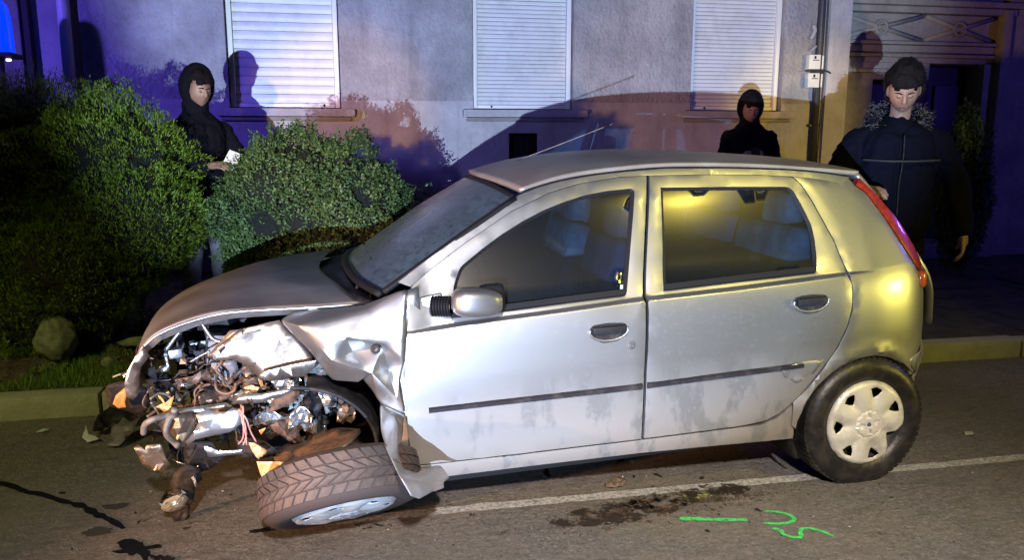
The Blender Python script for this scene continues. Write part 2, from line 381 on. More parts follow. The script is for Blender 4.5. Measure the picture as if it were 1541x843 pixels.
SHARDS = [
('inner_wing_panel','steel_warm',[(2.672,0.620,0.804),(2.583,0.620,0.894),(2.549,0.620,0.894),(2.401,0.620,0.916),(2.356,0.620,0.865),(2.307,0.620,0.799),(2.276,0.620,0.726),(2.328,0.620,0.680),(2.453,0.620,0.680),(2.498,0.620,0.698),(2.539,0.620,0.753),(2.583,0.620,0.779),(2.629,0.620,0.781)]),
('inner_wing_flange','steel_warm',[(2.665,0.660,0.809),(2.657,0.660,0.824),(2.538,0.660,0.907),(2.525,0.660,0.893),(2.645,0.660,0.799)]),
('wing_rail','steel',[(2.491,0.680,0.713),(2.484,0.680,0.733),(2.370,0.680,0.750),(2.273,0.680,0.759),(2.265,0.680,0.742),(2.323,0.680,0.703),(2.367,0.680,0.708),(2.446,0.680,0.695)]),
('chassis_leg','steel_warm',[(2.554,0.520,0.726),(2.507,0.520,0.666),(2.335,0.520,0.653),(2.360,0.520,0.606),(2.397,0.520,0.601),(2.506,0.520,0.597),(2.587,0.520,0.606),(2.570,0.520,0.670)]),
('bumper_beam','steel',[(2.574,0.640,0.633),(2.558,0.640,0.647),(2.490,0.640,0.637),(2.382,0.640,0.649),(2.364,0.640,0.661),(2.376,0.640,0.632),(2.491,0.640,0.602),(2.572,0.640,0.606),(2.606,0.640,0.610)]),
('bracket_plate','steel',[(2.392,0.660,0.686),(2.363,0.660,0.683),(2.366,0.660,0.646),(2.393,0.660,0.646)]),
('fuse_box','plastic_grey',[(2.686,0.500,0.742),(2.592,0.500,0.746),(2.587,0.500,0.705),(2.624,0.500,0.659),(2.686,0.500,0.649),(2.697,0.500,0.689)]),
('reservoir','plastic_pale',[(2.798,0.300,0.777),(2.781,0.300,0.787),(2.707,0.300,0.786),(2.708,0.300,0.751),(2.770,0.300,0.743),(2.798,0.300,0.752)]),
('bracket_strip','steel',[(2.852,0.500,0.805),(2.843,0.500,0.799),(2.840,0.500,0.739),(2.847,0.500,0.724),(2.911,0.500,0.720),(2.915,0.500,0.728),(2.879,0.500,0.743),(2.854,0.500,0.749),(2.858,0.500,0.793)]),
('bracket_strip','steel',[(2.848,0.480,0.789),(2.811,0.480,0.812),(2.810,0.480,0.842),(2.803,0.480,0.838),(2.804,0.480,0.803),(2.844,0.480,0.778)]),
('radiator_cover','plastic_black',[(2.965,0.400,0.704),(2.893,0.400,0.694),(2.852,0.400,0.675),(2.782,0.400,0.665),(2.762,0.400,0.612),(2.865,0.400,0.609),(2.951,0.400,0.633)]),
('orange_shard','plastic_orange',[(2.876,0.600,0.664),(2.863,0.600,0.655),(2.849,0.600,0.629),(2.816,0.600,0.652),(2.830,0.600,0.611),(2.857,0.600,0.588),(2.873,0.600,0.608),(2.887,0.600,0.615),(2.857,0.600,0.628)]),
('headlamp_lens','plastic_orange',[(3.110,0.350,0.569),(3.096,0.350,0.602),(3.062,0.350,0.629),(3.028,0.350,0.637),(3.049,0.350,0.608),(3.064,0.350,0.572),(3.062,0.350,0.549),(3.093,0.350,0.547)]),
('headlamp_housing','plastic_black',[(3.152,0.300,0.580),(3.140,0.300,0.636),(3.082,0.300,0.650),(3.025,0.300,0.635),(2.985,0.300,0.604),(2.983,0.300,0.532),(3.018,0.300,0.483),(3.078,0.300,0.519),(3.137,0.300,0.544)]),
('silver_clip','steel',[(3.110,0.200,0.651),(3.091,0.200,0.658),(3.076,0.200,0.648),(3.083,0.200,0.634),(3.099,0.200,0.635)]),
('crash_bracket','steel_blue',[(2.724,0.700,0.602),(2.687,0.700,0.616),(2.625,0.700,0.596),(2.592,0.700,0.613),(2.563,0.700,0.596),(2.554,0.700,0.571),(2.563,0.700,0.549),(2.609,0.700,0.520),(2.673,0.700,0.512),(2.735,0.700,0.506),(2.768,0.700,0.484),(2.774,0.700,0.498),(2.739,0.700,0.536),(2.718,0.700,0.573)]),
('bumper_skin','steel_warm',[(2.887,0.660,0.586),(2.832,0.660,0.593),(2.758,0.660,0.597),(2.730,0.660,0.573),(2.747,0.660,0.527),(2.780,0.660,0.469),(2.808,0.660,0.468),(2.827,0.660,0.475),(2.829,0.660,0.516),(2.857,0.660,0.540)]),
('bumper_skin_fold','steel',[(2.916,0.620,0.575),(2.841,0.620,0.603),(2.726,0.620,0.606),(2.628,0.620,0.611),(2.601,0.620,0.589),(2.657,0.620,0.566),(2.735,0.620,0.570),(2.822,0.620,0.564),(2.876,0.620,0.549)]),
('lower_cross_member','steel_blue',[(2.775,0.600,0.453),(2.723,0.600,0.439),(2.660,0.600,0.408),(2.567,0.600,0.408),(2.554,0.600,0.389),(2.649,0.600,0.388),(2.714,0.600,0.388),(2.758,0.600,0.415)]),
('hanging_panel','steel_warm',[(2.978,0.620,0.471),(2.963,0.620,0.482),(2.938,0.620,0.455),(2.933,0.620,0.476),(2.878,0.620,0.474),(2.868,0.620,0.419),(2.853,0.620,0.381),(2.890,0.620,0.354),(2.900,0.620,0.369),(2.931,0.620,0.367),(2.956,0.620,0.403)]),
('lamp_bracket','plastic_black',[(2.822,0.620,0.372),(2.788,0.620,0.378),(2.751,0.620,0.354),(2.752,0.620,0.307),(2.776,0.620,0.286),(2.787,0.620,0.232),(2.810,0.620,0.199),(2.838,0.620,0.258),(2.869,0.620,0.304),(2.847,0.620,0.351)]),
('lamp_bracket_clip','steel',[(2.782,0.640,0.329),(2.772,0.640,0.336),(2.761,0.640,0.298),(2.770,0.640,0.286)]),
('lamp_bracket_foot','plastic_black',[(2.887,0.580,0.159),(2.860,0.580,0.178),(2.815,0.580,0.183),(2.823,0.580,0.150),(2.846,0.580,0.125),(2.880,0.580,0.133)]),
('orange_shard','plastic_orange',[(2.546,0.720,0.477),(2.525,0.720,0.472),(2.483,0.720,0.434),(2.489,0.720,0.422),(2.517,0.720,0.404),(2.536,0.720,0.438)]),
('orange_shard','plastic_orange',[(2.522,0.740,0.405),(2.424,0.740,0.389),(2.464,0.740,0.357),(2.504,0.740,0.322),(2.515,0.740,0.358)]),
('rusty_cover','rust',[(2.494,0.600,0.531),(2.438,0.600,0.539),(2.384,0.600,0.516),(2.376,0.600,0.467),(2.357,0.600,0.420),(2.394,0.600,0.408),(2.418,0.600,0.425),(2.445,0.600,0.440),(2.482,0.600,0.483)]),
('spring_seat','knuckle',[(2.333,0.550,0.665),(2.300,0.550,0.678),(2.270,0.550,0.664),(2.272,0.550,0.619),(2.307,0.550,0.607),(2.334,0.550,0.618)]),
('steering_knuckle','knuckle',[(2.362,0.600,0.480),(2.348,0.600,0.528),(2.298,0.600,0.505),(2.295,0.600,0.477),(2.305,0.600,0.428),(2.339,0.600,0.449)]),
('drop_link','steel',[(2.266,0.620,0.630),(2.226,0.620,0.620),(2.250,0.620,0.584),(2.269,0.620,0.592)]),
('brake_shield','knuckle',[(2.354,0.500,0.516),(2.315,0.500,0.540),(2.221,0.500,0.541),(2.188,0.500,0.486),(2.241,0.500,0.469),(2.299,0.500,0.481)]),
('torn_liner','plastic_grey',[(2.578,0.500,0.520),(2.511,0.500,0.543),(2.447,0.500,0.533),(2.387,0.500,0.554),(2.422,0.500,0.513),(2.508,0.500,0.489),(2.555,0.500,0.489)]),
('torn_liner','rust',[(2.438,0.630,0.620),(2.374,0.630,0.640),(2.347,0.630,0.626),(2.366,0.630,0.590),(2.407,0.630,0.573),(2.474,0.630,0.553)]),
('pale_scrap','steel',[(2.525,0.450,0.444),(2.486,0.450,0.439),(2.468,0.450,0.402),(2.498,0.450,0.377),(2.522,0.450,0.400)]),
('engine_cover','plastic_black',[(2.872,0.250,0.766),(2.765,0.250,0.814),(2.665,0.250,0.746),(2.651,0.250,0.626),(2.741,0.250,0.547),(2.871,0.250,0.591)]),
('warm_scrap','steel_warm',[(2.678,0.550,0.582),(2.648,0.550,0.606),(2.620,0.550,0.586),(2.638,0.550,0.558),(2.668,0.550,0.559)]),
('yellow_connector','plastic_orange',[(2.559,0.600,0.659),(2.531,0.600,0.664),(2.503,0.600,0.650),(2.515,0.600,0.629),(2.549,0.600,0.633)]),
]
CABLES = [
('bracket_tube','steel',0.0085,[(2.837,0.550,0.820),(2.790,0.550,0.876),(2.741,0.550,0.924),(2.716,0.550,0.929),(2.696,0.550,0.917),(2.674,0.550,0.873),(2.657,0.550,0.847),(2.624,0.550,0.831)]),
('hose','hose',0.008,[(2.740,0.500,0.641),(2.707,0.500,0.660),(2.656,0.500,0.646),(2.630,0.500,0.604),(2.647,0.500,0.584)]),
('hose','hose',0.008,[(2.609,0.560,0.605),(2.603,0.560,0.643),(2.575,0.560,0.667),(2.550,0.560,0.675),(2.511,0.560,0.657)]),
('hose','hose',0.009,[(2.668,0.520,0.604),(2.624,0.520,0.662),(2.588,0.520,0.694),(2.553,0.520,0.715)]),
('hose','hose',0.006,[(2.765,0.500,0.611),(2.693,0.500,0.628),(2.629,0.500,0.635),(2.567,0.500,0.675)]),
('cable','hose',0.004,[(2.749,0.460,0.729),(2.751,0.460,0.671),(2.752,0.460,0.610)]),
('cable','hose',0.004,[(2.729,0.460,0.724),(2.732,0.460,0.683),(2.739,0.460,0.642)]),
('cable','hose',0.0035,[(2.734,0.440,0.579),(2.680,0.440,0.596),(2.651,0.440,0.626),(2.657,0.440,0.669)]),
('cable','cable_pink',0.003,[(2.557,0.740,0.628),(2.555,0.740,0.581),(2.546,0.740,0.527),(2.549,0.740,0.480)]),
('cable','cable_pink',0.003,[(2.547,0.740,0.632),(2.551,0.740,0.554),(2.561,0.740,0.503),(2.583,0.740,0.474)]),
('cable','cable_pink',0.003,[(2.563,0.740,0.618),(2.538,0.740,0.584),(2.532,0.740,0.525),(2.518,0.740,0.476)]),
('cable','cable_pink',0.003,[(2.574,0.730,0.611),(2.556,0.730,0.561),(2.551,0.730,0.511),(2.565,0.730,0.468)]),
('coolant_hose','hose_grey',0.012,[(2.929,0.660,0.531),(2.915,0.660,0.568),(2.881,0.660,0.591),(2.839,0.660,0.593),(2.796,0.660,0.596)]),
('coolant_hose','hose_grey',0.012,[(2.792,0.700,0.641),(2.801,0.700,0.608),(2.821,0.700,0.593),(2.834,0.700,0.547),(2.818,0.700,0.498),(2.801,0.700,0.485)]),
('filler_neck','steel_warm',0.02,[(2.843,0.450,0.673),(2.813,0.450,0.647),(2.769,0.450,0.662)]),
('coolant_cap','plastic_pale',0.021,[(2.858,0.500,0.646),(2.839,0.500,0.622),(2.832,0.500,0.599)]),
('shock_absorber','knuckle_d',0.022,[(2.304,0.560,0.520),(2.300,0.560,0.469),(2.300,0.560,0.415)]),
('spring_strut','plastic_black',0.026,[(2.286,0.580,0.625),(2.284,0.580,0.586),(2.280,0.580,0.547)]),
('tie_rod','steel',0.01,[(2.273,0.550,0.451),(2.273,0.550,0.422),(2.279,0.550,0.417)]),
('thin_strip','steel_warm',0.004,[(2.743,0.600,0.779),(2.708,0.600,0.797),(2.667,0.600,0.816)]),
('wire_end','plastic_pale',0.004,[(3.170,0.100,0.613),(3.142,0.100,0.622),(3.121,0.100,0.622)]),
('pipe','hose',0.007,[(2.941,0.500,0.554),(2.899,0.500,0.574),(2.843,0.500,0.584),(2.748,0.500,0.584),(2.692,0.500,0.594)]),
('pipe','rust',0.01,[(2.657,0.580,0.617),(2.595,0.580,0.621),(2.535,0.580,0.603),(2.484,0.580,0.608)]),
('pipe','hose',0.007,[(2.570,0.600,0.428),(2.540,0.600,0.402),(2.504,0.600,0.386)]),
('cable','hose',0.004,[(2.937,0.550,0.590),(2.940,0.550,0.628),(2.921,0.550,0.664),(2.894,0.550,0.688)]),
('cable','hose_grey',0.005,[(2.902,0.580,0.645),(2.871,0.580,0.663),(2.840,0.580,0.643),(2.839,0.580,0.605),(2.867,0.580,0.576),(2.898,0.580,0.596),(2.903,0.580,0.634)]),
('cable','plastic_black',0.004,[(2.797,0.600,0.368),(2.782,0.600,0.350),(2.768,0.600,0.326),(2.755,0.600,0.302)]),
('cable','steel',0.003,[(2.855,0.600,0.392),(2.823,0.600,0.380),(2.781,0.600,0.358),(2.756,0.600,0.363)]),
]
# ================================================================ the car
FD = [(1.933,0.856),(1.948,0.694),(1.954,0.563),(1.952,0.438),(1.943,0.332),(1.832,0.329),(1.578,0.326),(1.306,0.325),(1.007,0.324),(1.000,0.621),(0.979,0.911),(0.931,1.160),(0.884,1.383),(1.006,1.384),(1.185,1.367),(1.315,1.338),(1.474,1.278),(1.674,1.169),(1.826,1.075),(1.899,1.026)]
FW = [(1.757,0.897),(1.745,0.96),(1.730,1.022),(1.701,1.080),(1.605,1.143),(1.525,1.190),(1.428,1.238),(1.338,1.274),(1.252,1.300),(1.164,1.320),(1.064,1.332),(0.964,1.335),(0.950,1.326),(0.972,1.23),(1.000,1.114),(1.048,0.922),(1.286,0.914),(1.525,0.904)]
RD = [(0.876,1.383),(0.663,1.376),(0.424,1.363),(0.236,1.345),(0.202,1.310),(0.169,1.245),(0.140,1.175),(0.100,1.073),(0.072,0.958),(0.064,0.883),(0.071,0.801),(0.094,0.725),(0.141,0.639),(0.204,0.555),(0.271,0.475),(0.347,0.400),(0.398,0.362),(0.458,0.336),(0.554,0.327),(0.763,0.326),(1.000,0.325),(0.994,0.621),(0.972,0.911),(0.922,1.160)]
RW = [(0.836,1.332),(0.556,1.319),(0.267,1.303),(0.243,1.285),(0.212,1.210),(0.188,1.138),(0.185,1.080),(0.190,1.0),(0.205,0.947),(0.40,0.941),(0.567,0.937),(0.891,0.927),(0.868,1.09)]
GUT = [(2.046,0.990),(1.942,1.046),(1.808,1.125),(1.669,1.204),(1.555,1.269),(1.430,1.337),(1.338,1.363),(1.238,1.381),(1.123,1.393),(1.002,1.400),(0.803,1.405),(0.508,1.390),(0.237,1.368),(0.082,1.347),(-0.044,1.324)]
def dent_rear(u, w):                                       # shallow knocks in the doors
    d = -.010*math.exp(-((u-.42)**2/.05+(w-.70)**2/.012))-.006*math.exp(-((u-.62)**2/.02+(w-.47)**2/.02))
    return d+.004*noise.noise(Vector((u*6, w*5, 9)))*math.exp(-((u-.4)**2/.08+(w-.62)**2/.05))
def dent_front(u, w): return -.005*math.exp(-((u-1.05)**2/.01+(w-.95)**2/.01))
def make_side(sgn):
    fd = panel('front_door', FD, paint, holes=[FW], sgn=sgn, dent=dent_front)
    rd = panel('rear_door', RD, paint, holes=[RW], sgn=sgn, dent=dent_rear)
    for d, W_, wl in ((fd, FW, 'front'), (rd, RW, 'rear')):
        Ws = rnd_poly(W_)
        inner = shrink(Ws, .014)
        P = Ws+inner; n = len(Ws)
        V = [(u, sgn*(side(u, w)-.003), w) for u, w in Ws]+[(u, sgn*(side(u, w)-.014), w) for u, w in inner]
        mesh('window_seal', V, [(i, (i+1) % n, n+(i+1) % n, n+i) for i in range(n)], black_rub, d, sharp=30)
        P, F = tri_area(shrink(Ws, .010), (), .05)
        mesh('window_pane', [(u, sgn*(side(u, max(w, .96))-.016+(side(u, .96)-side(u, 1.0))*0), w) for u, w in P], F, side_glass, d, smooth=True)
    # sill weatherstrip under each window
    for d, pts in ((fd, [(1.757,0.897),(1.525,0.904),(1.286,0.914),(1.048,0.922)]), (rd, [(0.891,0.927),(0.567,0.937),(0.205,0.947)])):
        mb = MB()
        for i in range(len(pts)-1):
            (a, b), (c, e) = pts[i], pts[i+1]
            q = [(a, side(a, b)-.006, b-.004), (c, side(c, e)-.006, e-.004), (c, side(c, e)-.016, e+.026), (a, side(a, b)-.016, b+.026)]
            q = [(x, y*sgn, z) for x, y, z in q]; mb.add(q+[(x, y-sgn*.006, z) for x, y, z in q], [(0, 1, 2, 3), (7, 6, 5, 4), (0, 4, 5, 1), (3, 2, 6, 7), (0, 3, 7, 4), (1, 5, 6, 2)])
        mb.build('weatherstrip', black_rub, d)
    # rubbing strips
    def strip(pts_top, pts_bot, d):
        rows = []
        n = 14
        for k in range(n+1):
            t = k/n; u = pts_top[0][0]+(pts_top[1][0]-pts_top[0][0])*t; wt = pts_top[0][1]+(pts_top[1][1]-pts_top[0][1])*t; wb = pts_bot[0][1]+(pts_bot[1][1]-pts_bot[0][1])*t
            rows.append([(u, sgn*(side(u, wt)-.002), wt), (u, sgn*(side(u, wt)+.011), wt-.006), (u, sgn*(side(u, wb)+.011), wb+.006), (u, sgn*(side(u, wb)-.002), wb)])
        V = [p for r in rows for p in r]; F = [(i*4+j, i*4+j+1, i*4+j+5, i*4+j+4) for i in range(n) for j in range(3)]+[(0, 1, 2, 3), (n*4+3, n*4+2, n*4+1, n*4)]
        mesh('rubbing_strip', V, F, trim_pl, d, sharp=40)
    strip([(1.868, .570), (1.012, .574)], [(1.868, .545), (1.012, .546)], fd)
    strip([(.990, .574), (.304, .585)], [(.990, .547), (.304, .561)], rd)
    # pull-out handles in dished recesses
    for d, (cu, cw) in ((fd, (1.145, .795)), (rd, (.268, .833))):
        out = [(-.080,.012),(-.066,.033),(0,.038),(.068,.032),(.080,.012),(.070,-.012),(.036,-.036),(-.024,-.041),(-.064,-.020)]
        out = [(cu-a, cw+b) for a, b in out]
        P, F = tri_area(rnd_poly(out), (), .012)
        c0 = Vector((cu, cw))
        def dep(p):
            dx = (p[0]-cu)/.08; dy = (p[1]-cw)/.04; return max(0, 1-(dx*dx+dy*dy)*.8)
        dish = mesh('door_handle', [(u, sgn*(side(u, w)+.003), w) for u, w in P], F, black_pl, d, smooth=True)
        mb = MB()
        pts = [(cu-.078*math.cos(t), sgn*(side(cu, cw)+.004), cw-.040*math.sin(t)+.008) for t in [math.pi*(-.06+1.12*k/12) for k in range(13)]]
        mb.tube(pts, .0055, 8).build('handle_rim', paint, dish, smooth=True)
        mb = MB(); mb.box((cu, sgn*(side(cu, cw)+.012), cw+.012), (.135, .014, .030), bev=.006); mb.build('handle_lever', black_pl, dish, sharp=50)
    if sgn > 0:
        lk = MB(); M_ = Matrix.Identity(3)
        c = (1.051, side(1.051, .734)+.001, .734)
        lk.lathe([(.0001, .004), (.009, .004), (.009, .0005)], 20, c).build('door_lock', WM['steel'], fd, sharp=30)
        rg = MB(); rg.lathe([(.011, .0005), (.0125, .005), (.016, .005), (.0175, 0)], 24, c).build('lock_surround', paint, fd, sharp=30)
        tg = MB(); tg.box((1.062, side(1.06, .95)-.010, .957), (.012, .004, .018), bev=.002).build('lock_button', WM['plastic_pale'], fd)
    # roof rail above the doors and the windscreen pillar
    rail = [p for p in GUT[1:]]+[(.0, 1.30), (.10, 1.325), (.206, 1.342)]+[(0.236,1.3455),(0.424,1.3635),(0.663,1.3765),(0.876,1.3835),(1.006,1.3845),(1.185,1.3675),(1.315,1.3385),(1.474,1.2785),(1.674,1.1695),(1.826,1.0755),(1.899,1.0265)]
    panel('roof_rail', rail, paint, sgn=sgn, gap=-.0012, step=.02, belt=False, rnd=False, edge=.001)
    # quarter panel with the wheel arch and the sill
    arch = []
    for k in range(0, 23):
        t = R(-8+k*196/22); arch.append((-math.cos(t)*-.325+0.0-.012, .272+.315*math.sin(t)))
    arch = [(.318*math.cos(R(a))-.008, .268+.305*math.sin(R(a))) for a in range(-6, 150, 8)]
    q = [(0.236,1.345),(0.202,1.310),(0.169,1.245),(0.140,1.175),(0.100,1.073),(0.072,0.958),(0.064,0.883),(0.071,0.801),(0.094,0.725),(0.141,0.639),(0.204,0.555),(0.271,0.475),(0.335,0.410),(0.335, .30)]
    q = q+arch[1:]+[(-.33,.435),(-.42,.47),(-.50,.50),(-.535,.515),(-.54,.60),(-.53,.72),(-.50,.80),(-.43,.815),(-0.397,0.820),(-.387,.86),(-0.337,.912),(-0.264,1.018),(-0.187,1.148),(-.117,1.253),(-.068,1.289),(-.044,1.322),(.02,1.315),(.10,1.327)]
    qp = panel('quarter_panel', q, paint, sgn=sgn, rnd=False, edge=.004, dent=lambda u, w: .012*math.exp(-((math.hypot(u+.008, w-.268)-.33)/.022)**2)*(1 if w > .35 else 0)+(.006*noise.noise(Vector((u*14, w*14, 2))) if w < .6 and sgn > 0 else 0))
    # sill below the doors
    sill = [(1.943,.329),(1.5,.322),(1.0,.321),(.47,.322),(.40,.345),(.335,.400),(.318,.30),(.312,.232),(.45,.236),(.668,.245),(1.007,.256),(1.471,.260),(1.80,.261),(1.93,.262)]
    panel('sill_panel', sill, paint, sgn=sgn, rnd=False, belt=False, off=-.006, edge=.003, thick=.05)
    # wheel arch lining
    rows = [[( -.008+rr*math.cos(R(a)), sgn*y, .268+rr*math.sin(R(a))) for a in range(-25, 150, 12)] for rr, y in ((.318, .765), (.33, .74), (.33, .45), (.2, .44))]
    V = [p for r_ in rows for p in r_]; n = len(rows[0])
    mesh('arch_liner', V, [(i*n+j, i*n+j+1, (i+1)*n+j+1, (i+1)*n+j) for i in range(3) for j in range(n-1)], black_pl, qp, smooth=True)
    # tail light in the pillar
    tl = [(-0.066,1.290),(-0.115,1.255),(-0.185,1.150),(-0.262,1.020),(-0.335,.915),(-.385,.862),(-.395,.822),(-.43,.815),(-.462,.835),(-.42,.92),(-.345,1.02),(-.262,1.135),(-.178,1.235),(-.10,1.315)]
    t = panel('tail_light', tl, MATS['red_lens'], sgn=sgn, belt=False, off=.006, step=.02, gap=.001, edge=.004, thick=.04)
    return fd, rd, qp
mat('red_lens', (.24, .018, .010), .28, coat=.4, col2=(.13, .012, .010), nscale=50)
mat('amber_lens', (.45, .10, .02), .15, coat=1)
fdL, rdL, qpL = make_side(1)
fdR, rdR, qpR = make_side(-1)
# lower, bulbous part of the tail light
bl = MB(); bl.box((-.355, .50+.145, .858), (.055, .07, .075), rot=Matrix.Rotation(R(25), 3, 'Z'), bev=.02)
bl.build('reversing_lens', MATS['amber_lens'], CAR, smooth=True)
# torn bumper corner behind the arch
def crumple(name, pts, m, parent, amp=.01, sub=9, thick=.003, seed=0, depth=0, smooth=35, bulge=0):
    """a bent sheet: the outline's own points, a fan, subdivided and kinked"""
    P = [Vector(p) for p in pts]; c = sum(P, Vector())/len(P)
    n = Vector((0, 0, 0))
    for i in range(len(P)): n += (P[i]-c).cross(P[(i+1) % len(P)]-c)
    n = n.normalized() if n.length > 1e-9 else Vector((0, 1, 0))
    if n.y < 0: n = -n
    # planar coordinates
    ax = Vector((1, 0, 0)) if abs(n.x) < .8 else Vector((0, 0, 1)); ex_ = (ax-n*ax.dot(n)).normalized(); ey = n.cross(ex_)
    q2 = [((p-c).dot(ex_), (p-c).dot(ey)) for p in P]; hs = [(p-c).dot(n) for p in P]
    size = max(max(a for a, b in q2)-min(a for a, b in q2), max(b for a, b in q2)-min(b for a, b in q2))
    T, F = tri_area(q2, (), max(.008, size/sub))
    bd = {i for e in border(F) for i in e}
    V = []
    for i, (a, b) in enumerate(T):
        ws = [1/((a-x)**2+(b-y)**2+1e-6) for x, y in q2]; h = sum(w_*hh for w_, hh in zip(ws, hs))/sum(ws)
        s = 9/size if size > 0 else 9
        k = noise.noise(Vector((a*s*.45+seed*3.7, b*s*.45, seed)))*amp*1.6+abs(noise.noise(Vector((a*s+seed, b*s*.7, seed+5))))*amp-amp*.4
        if i not in bd: k += bulge
        V.append(c+ex_*a+ey*b+n*(h+k))
    o = mesh(name, V, F, m, parent, sharp=smooth)
    s_ = o.modifiers.new('thickness', 'SOLIDIFY'); s_.thickness = thick; s_.offset = 0
    return o
bc = [(u, side(u, w_)+.006, w_) for u, w_ in ((-.27,.52),(-.36,.535),(-.45,.56),(-.535,.60),(-.55,.54),(-.545,.47),(-.50,.425),(-.44,.40),(-.36,.43),(-.29,.475))]
crumple('torn_bumper_corner', bc, paint, CAR, .010, seed=3)
crumple('bumper_flap', [(u, side(u, .45)-.03, w_) for u, w_ in ((-.40,.42),(-.50,.43),(-.50,.36),(-.44,.33),(-.39,.36))], paint, CAR, .008, seed=8)
# scuffed dents in front of the rear arch
crumple('arch_scuff', [(.40,side(.4,.56)+.003,.575),(.30,side(.3,.56)+.004,.592),(.21,side(.2,.57)+.004,.590),(.25,side(.25,.5)+.004,.53),(.33,side(.3,.5)+.003,.50),(.385,side(.38,.52)+.003,.53)], paint, qpL, .006, seed=5, thick=.001)

# roof
def gw(u): return float(np.interp(-u, [-a for a, b in GUT], [b for a, b in GUT]))
rows = []
for u, um, wm in ((1.425, 1.525, 1.382), (1.25, 1.33, 1.424), (1.05, 1.09, 1.447), (.78, .79, 1.450), (.42, .41, 1.424), (.06, .05, 1.383), (-.10, -.16, 1.342)):
    g = gw(u); v = side(u, g)-.012; r_ = []
    for s in (1, .8, .4, 0, -.4, -.8, -1):
        f = 1-s*s*.55-.45*s**4; r_.append((u+(um-u)*(1-s*s), v*s, g+.004+(wm-g)*f+(.012 if s < 0 else 0)*(-s)))
    rows.append(r_)
roof = loft('roof', rows, dusty, CAR, 5, 5)
s_ = roof.modifiers.new('thickness', 'SOLIDIFY'); s_.thickness = .02; s_.offset = -1
for sg in (1, -1):
    mb = MB(); mb.tube([(u, sg*(side(u, w_)-.006), w_+.002) for u, w_ in GUT[4:]], .0055, 6); mb.build('roof_moulding', black_rub, roof, smooth=True)
ab = MB(); ab.box((1.335, .0, 1.432), (.075, .028, .022), rot=Matrix.Rotation(R(8), 3, 'Y'), bev=.009)
ab = ab.build('antenna_base', black_pl, roof, smooth=True)
an = MB(); an.tube([(1.345, 0, 1.440), (1.10, 0, 1.516), (.84, 0, 1.60)], .0028, 6); an.build('antenna_rod', WM['plastic_grey'], ab, smooth=True)
an = MB(); an.tube([(.885, 0, 1.585), (.855, 0, 1.5955)], .004, 8); an.build('antenna_tip', black_rub, ab, smooth=True)

# windscreen, cowl, dash
ws = [[(2.000,.668,1.000),(1.86,.655,1.085),(1.66,.628,1.205),(1.45,.585,1.322)],
      [(2.09,.42,1.022),(1.945,.41,1.112),(1.73,.395,1.245),(1.50,.375,1.362)],
      [(2.135,0,1.030),(1.985,0,1.125),(1.76,0,1.262),(1.53,0,1.380)],
      [(2.11,-.42,1.022),(1.955,-.41,1.112),(1.74,-.395,1.245),(1.51,-.375,1.367)],
      [(2.04,-.668,1.000),(1.89,-.655,1.085),(1.68,-.628,1.205),(1.46,-.585,1.340)]]
wsc = loft('windscreen', ws, screen_glass, CAR, 6, 6)
for row in (ws[0], ws[4]):
    mb = MB(); sg = 1 if row[0][1] > 0 else -1
    mb.tube([(a, b+.008*sg, c+.002) for a, b, c in row], .013, 8); mb.build('screen_seal', black_rub, wsc, smooth=True)
mb = MB(); mb.tube([(r_[0][0]+.01, r_[0][1], r_[0][2]-.006) for r_ in ws], .016, 8); mb.build('screen_seal', black_rub, wsc, smooth=True)
mb = MB(); mb.tube([(r_[3][0], r_[3][1], r_[3][2]+.003) for r_ in ws], .010, 8); mb.build('screen_seal', black_rub, wsc, smooth=True)
loft('cowl_panel', [[(2.02,.69,.955),(2.05,.67,.965),(2.085,.66,.955)], [(2.10,.42,.985),(2.16,.41,.975),(2.24,.40,.955)], [(2.15,0,1.0),(2.23,0,.985),(2.33,0,.965)], [(2.12,-.42,.985),(2.2,-.41,.975),(2.3,-.4,.96)], [(2.04,-.69,.955),(2.12,-.67,.965),(2.22,-.66,.955)]], black_pl, CAR, 5, 4, thick=.01, wob=.02)
mb = MB(); mb.tube([(2.10,.50,.995),(2.06,.30,1.05),(2.02,.12,1.085),(2.03,-.10,1.085)], .006, 6); mb.tube([(2.03,.30,1.075),(2.05,-.22,1.078)], .005, 6)
mb.build('wiper_arm', black_pl, CAR, smooth=True)
# bonnet, pushed up and folded down at its front
hr = [[(2.083,.645,.960),(2.17,.37,.985),(2.262,0,1.002),(2.25,-.35,1.008),(2.205,-.62,1.005)],
      [(2.345,.645,.967),(2.38,.36,.998),(2.42,0,1.018),(2.44,-.35,1.010),(2.456,-.62,.985)],
      [(2.563,.645,.972),(2.59,.36,.995),(2.62,0,1.003),(2.635,-.35,.988),(2.645,-.62,.950)],
      [(2.70,.642,.953),(2.745,.35,.965),(2.79,0,.955),(2.85,-.35,.922),(2.90,-.62,.866)],
      [(2.828,.640,.913),(2.885,.34,.902),(2.94,0,.882),(3.01,-.35,.838),(3.08,-.62,.770)],
      [(2.890,.640,.868),(2.955,.34,.845),(3.015,0,.815),(3.09,-.35,.76),(3.16,-.62,.700)],
      [(2.925,.638,.81),(2.985,.34,.785),(3.05,0,.745),(3.12,-.35,.69),(3.19,-.62,.63)]]
hood = loft('bonnet', hr, dusty, CAR, 6, 6, thick=.006, wob=.006)
mb = MB(); mb.tube([(r_[0][0], r_[0][1]+.002, r_[0][2]-.004) for r_ in hr[:6]], .0055, 6); mb.build('bonnet_edge', WM['steel'], hood, smooth=True)
mb = MB()
for r0, r1 in zip(hr[:5], hr[1:6]):
    a, b = Vector(r0[0]), Vector(r1[0]); mb.add([a+Vector((0, -.004, -.006)), b+Vector((0, -.004, -.006)), b+Vector((.0, -.03, -.034)), a+Vector((0, -.03, -.034))], [(0, 1, 2, 3)])
mb.build('bonnet_return_flange', WM['steel_blue'], hood, smooth=True)
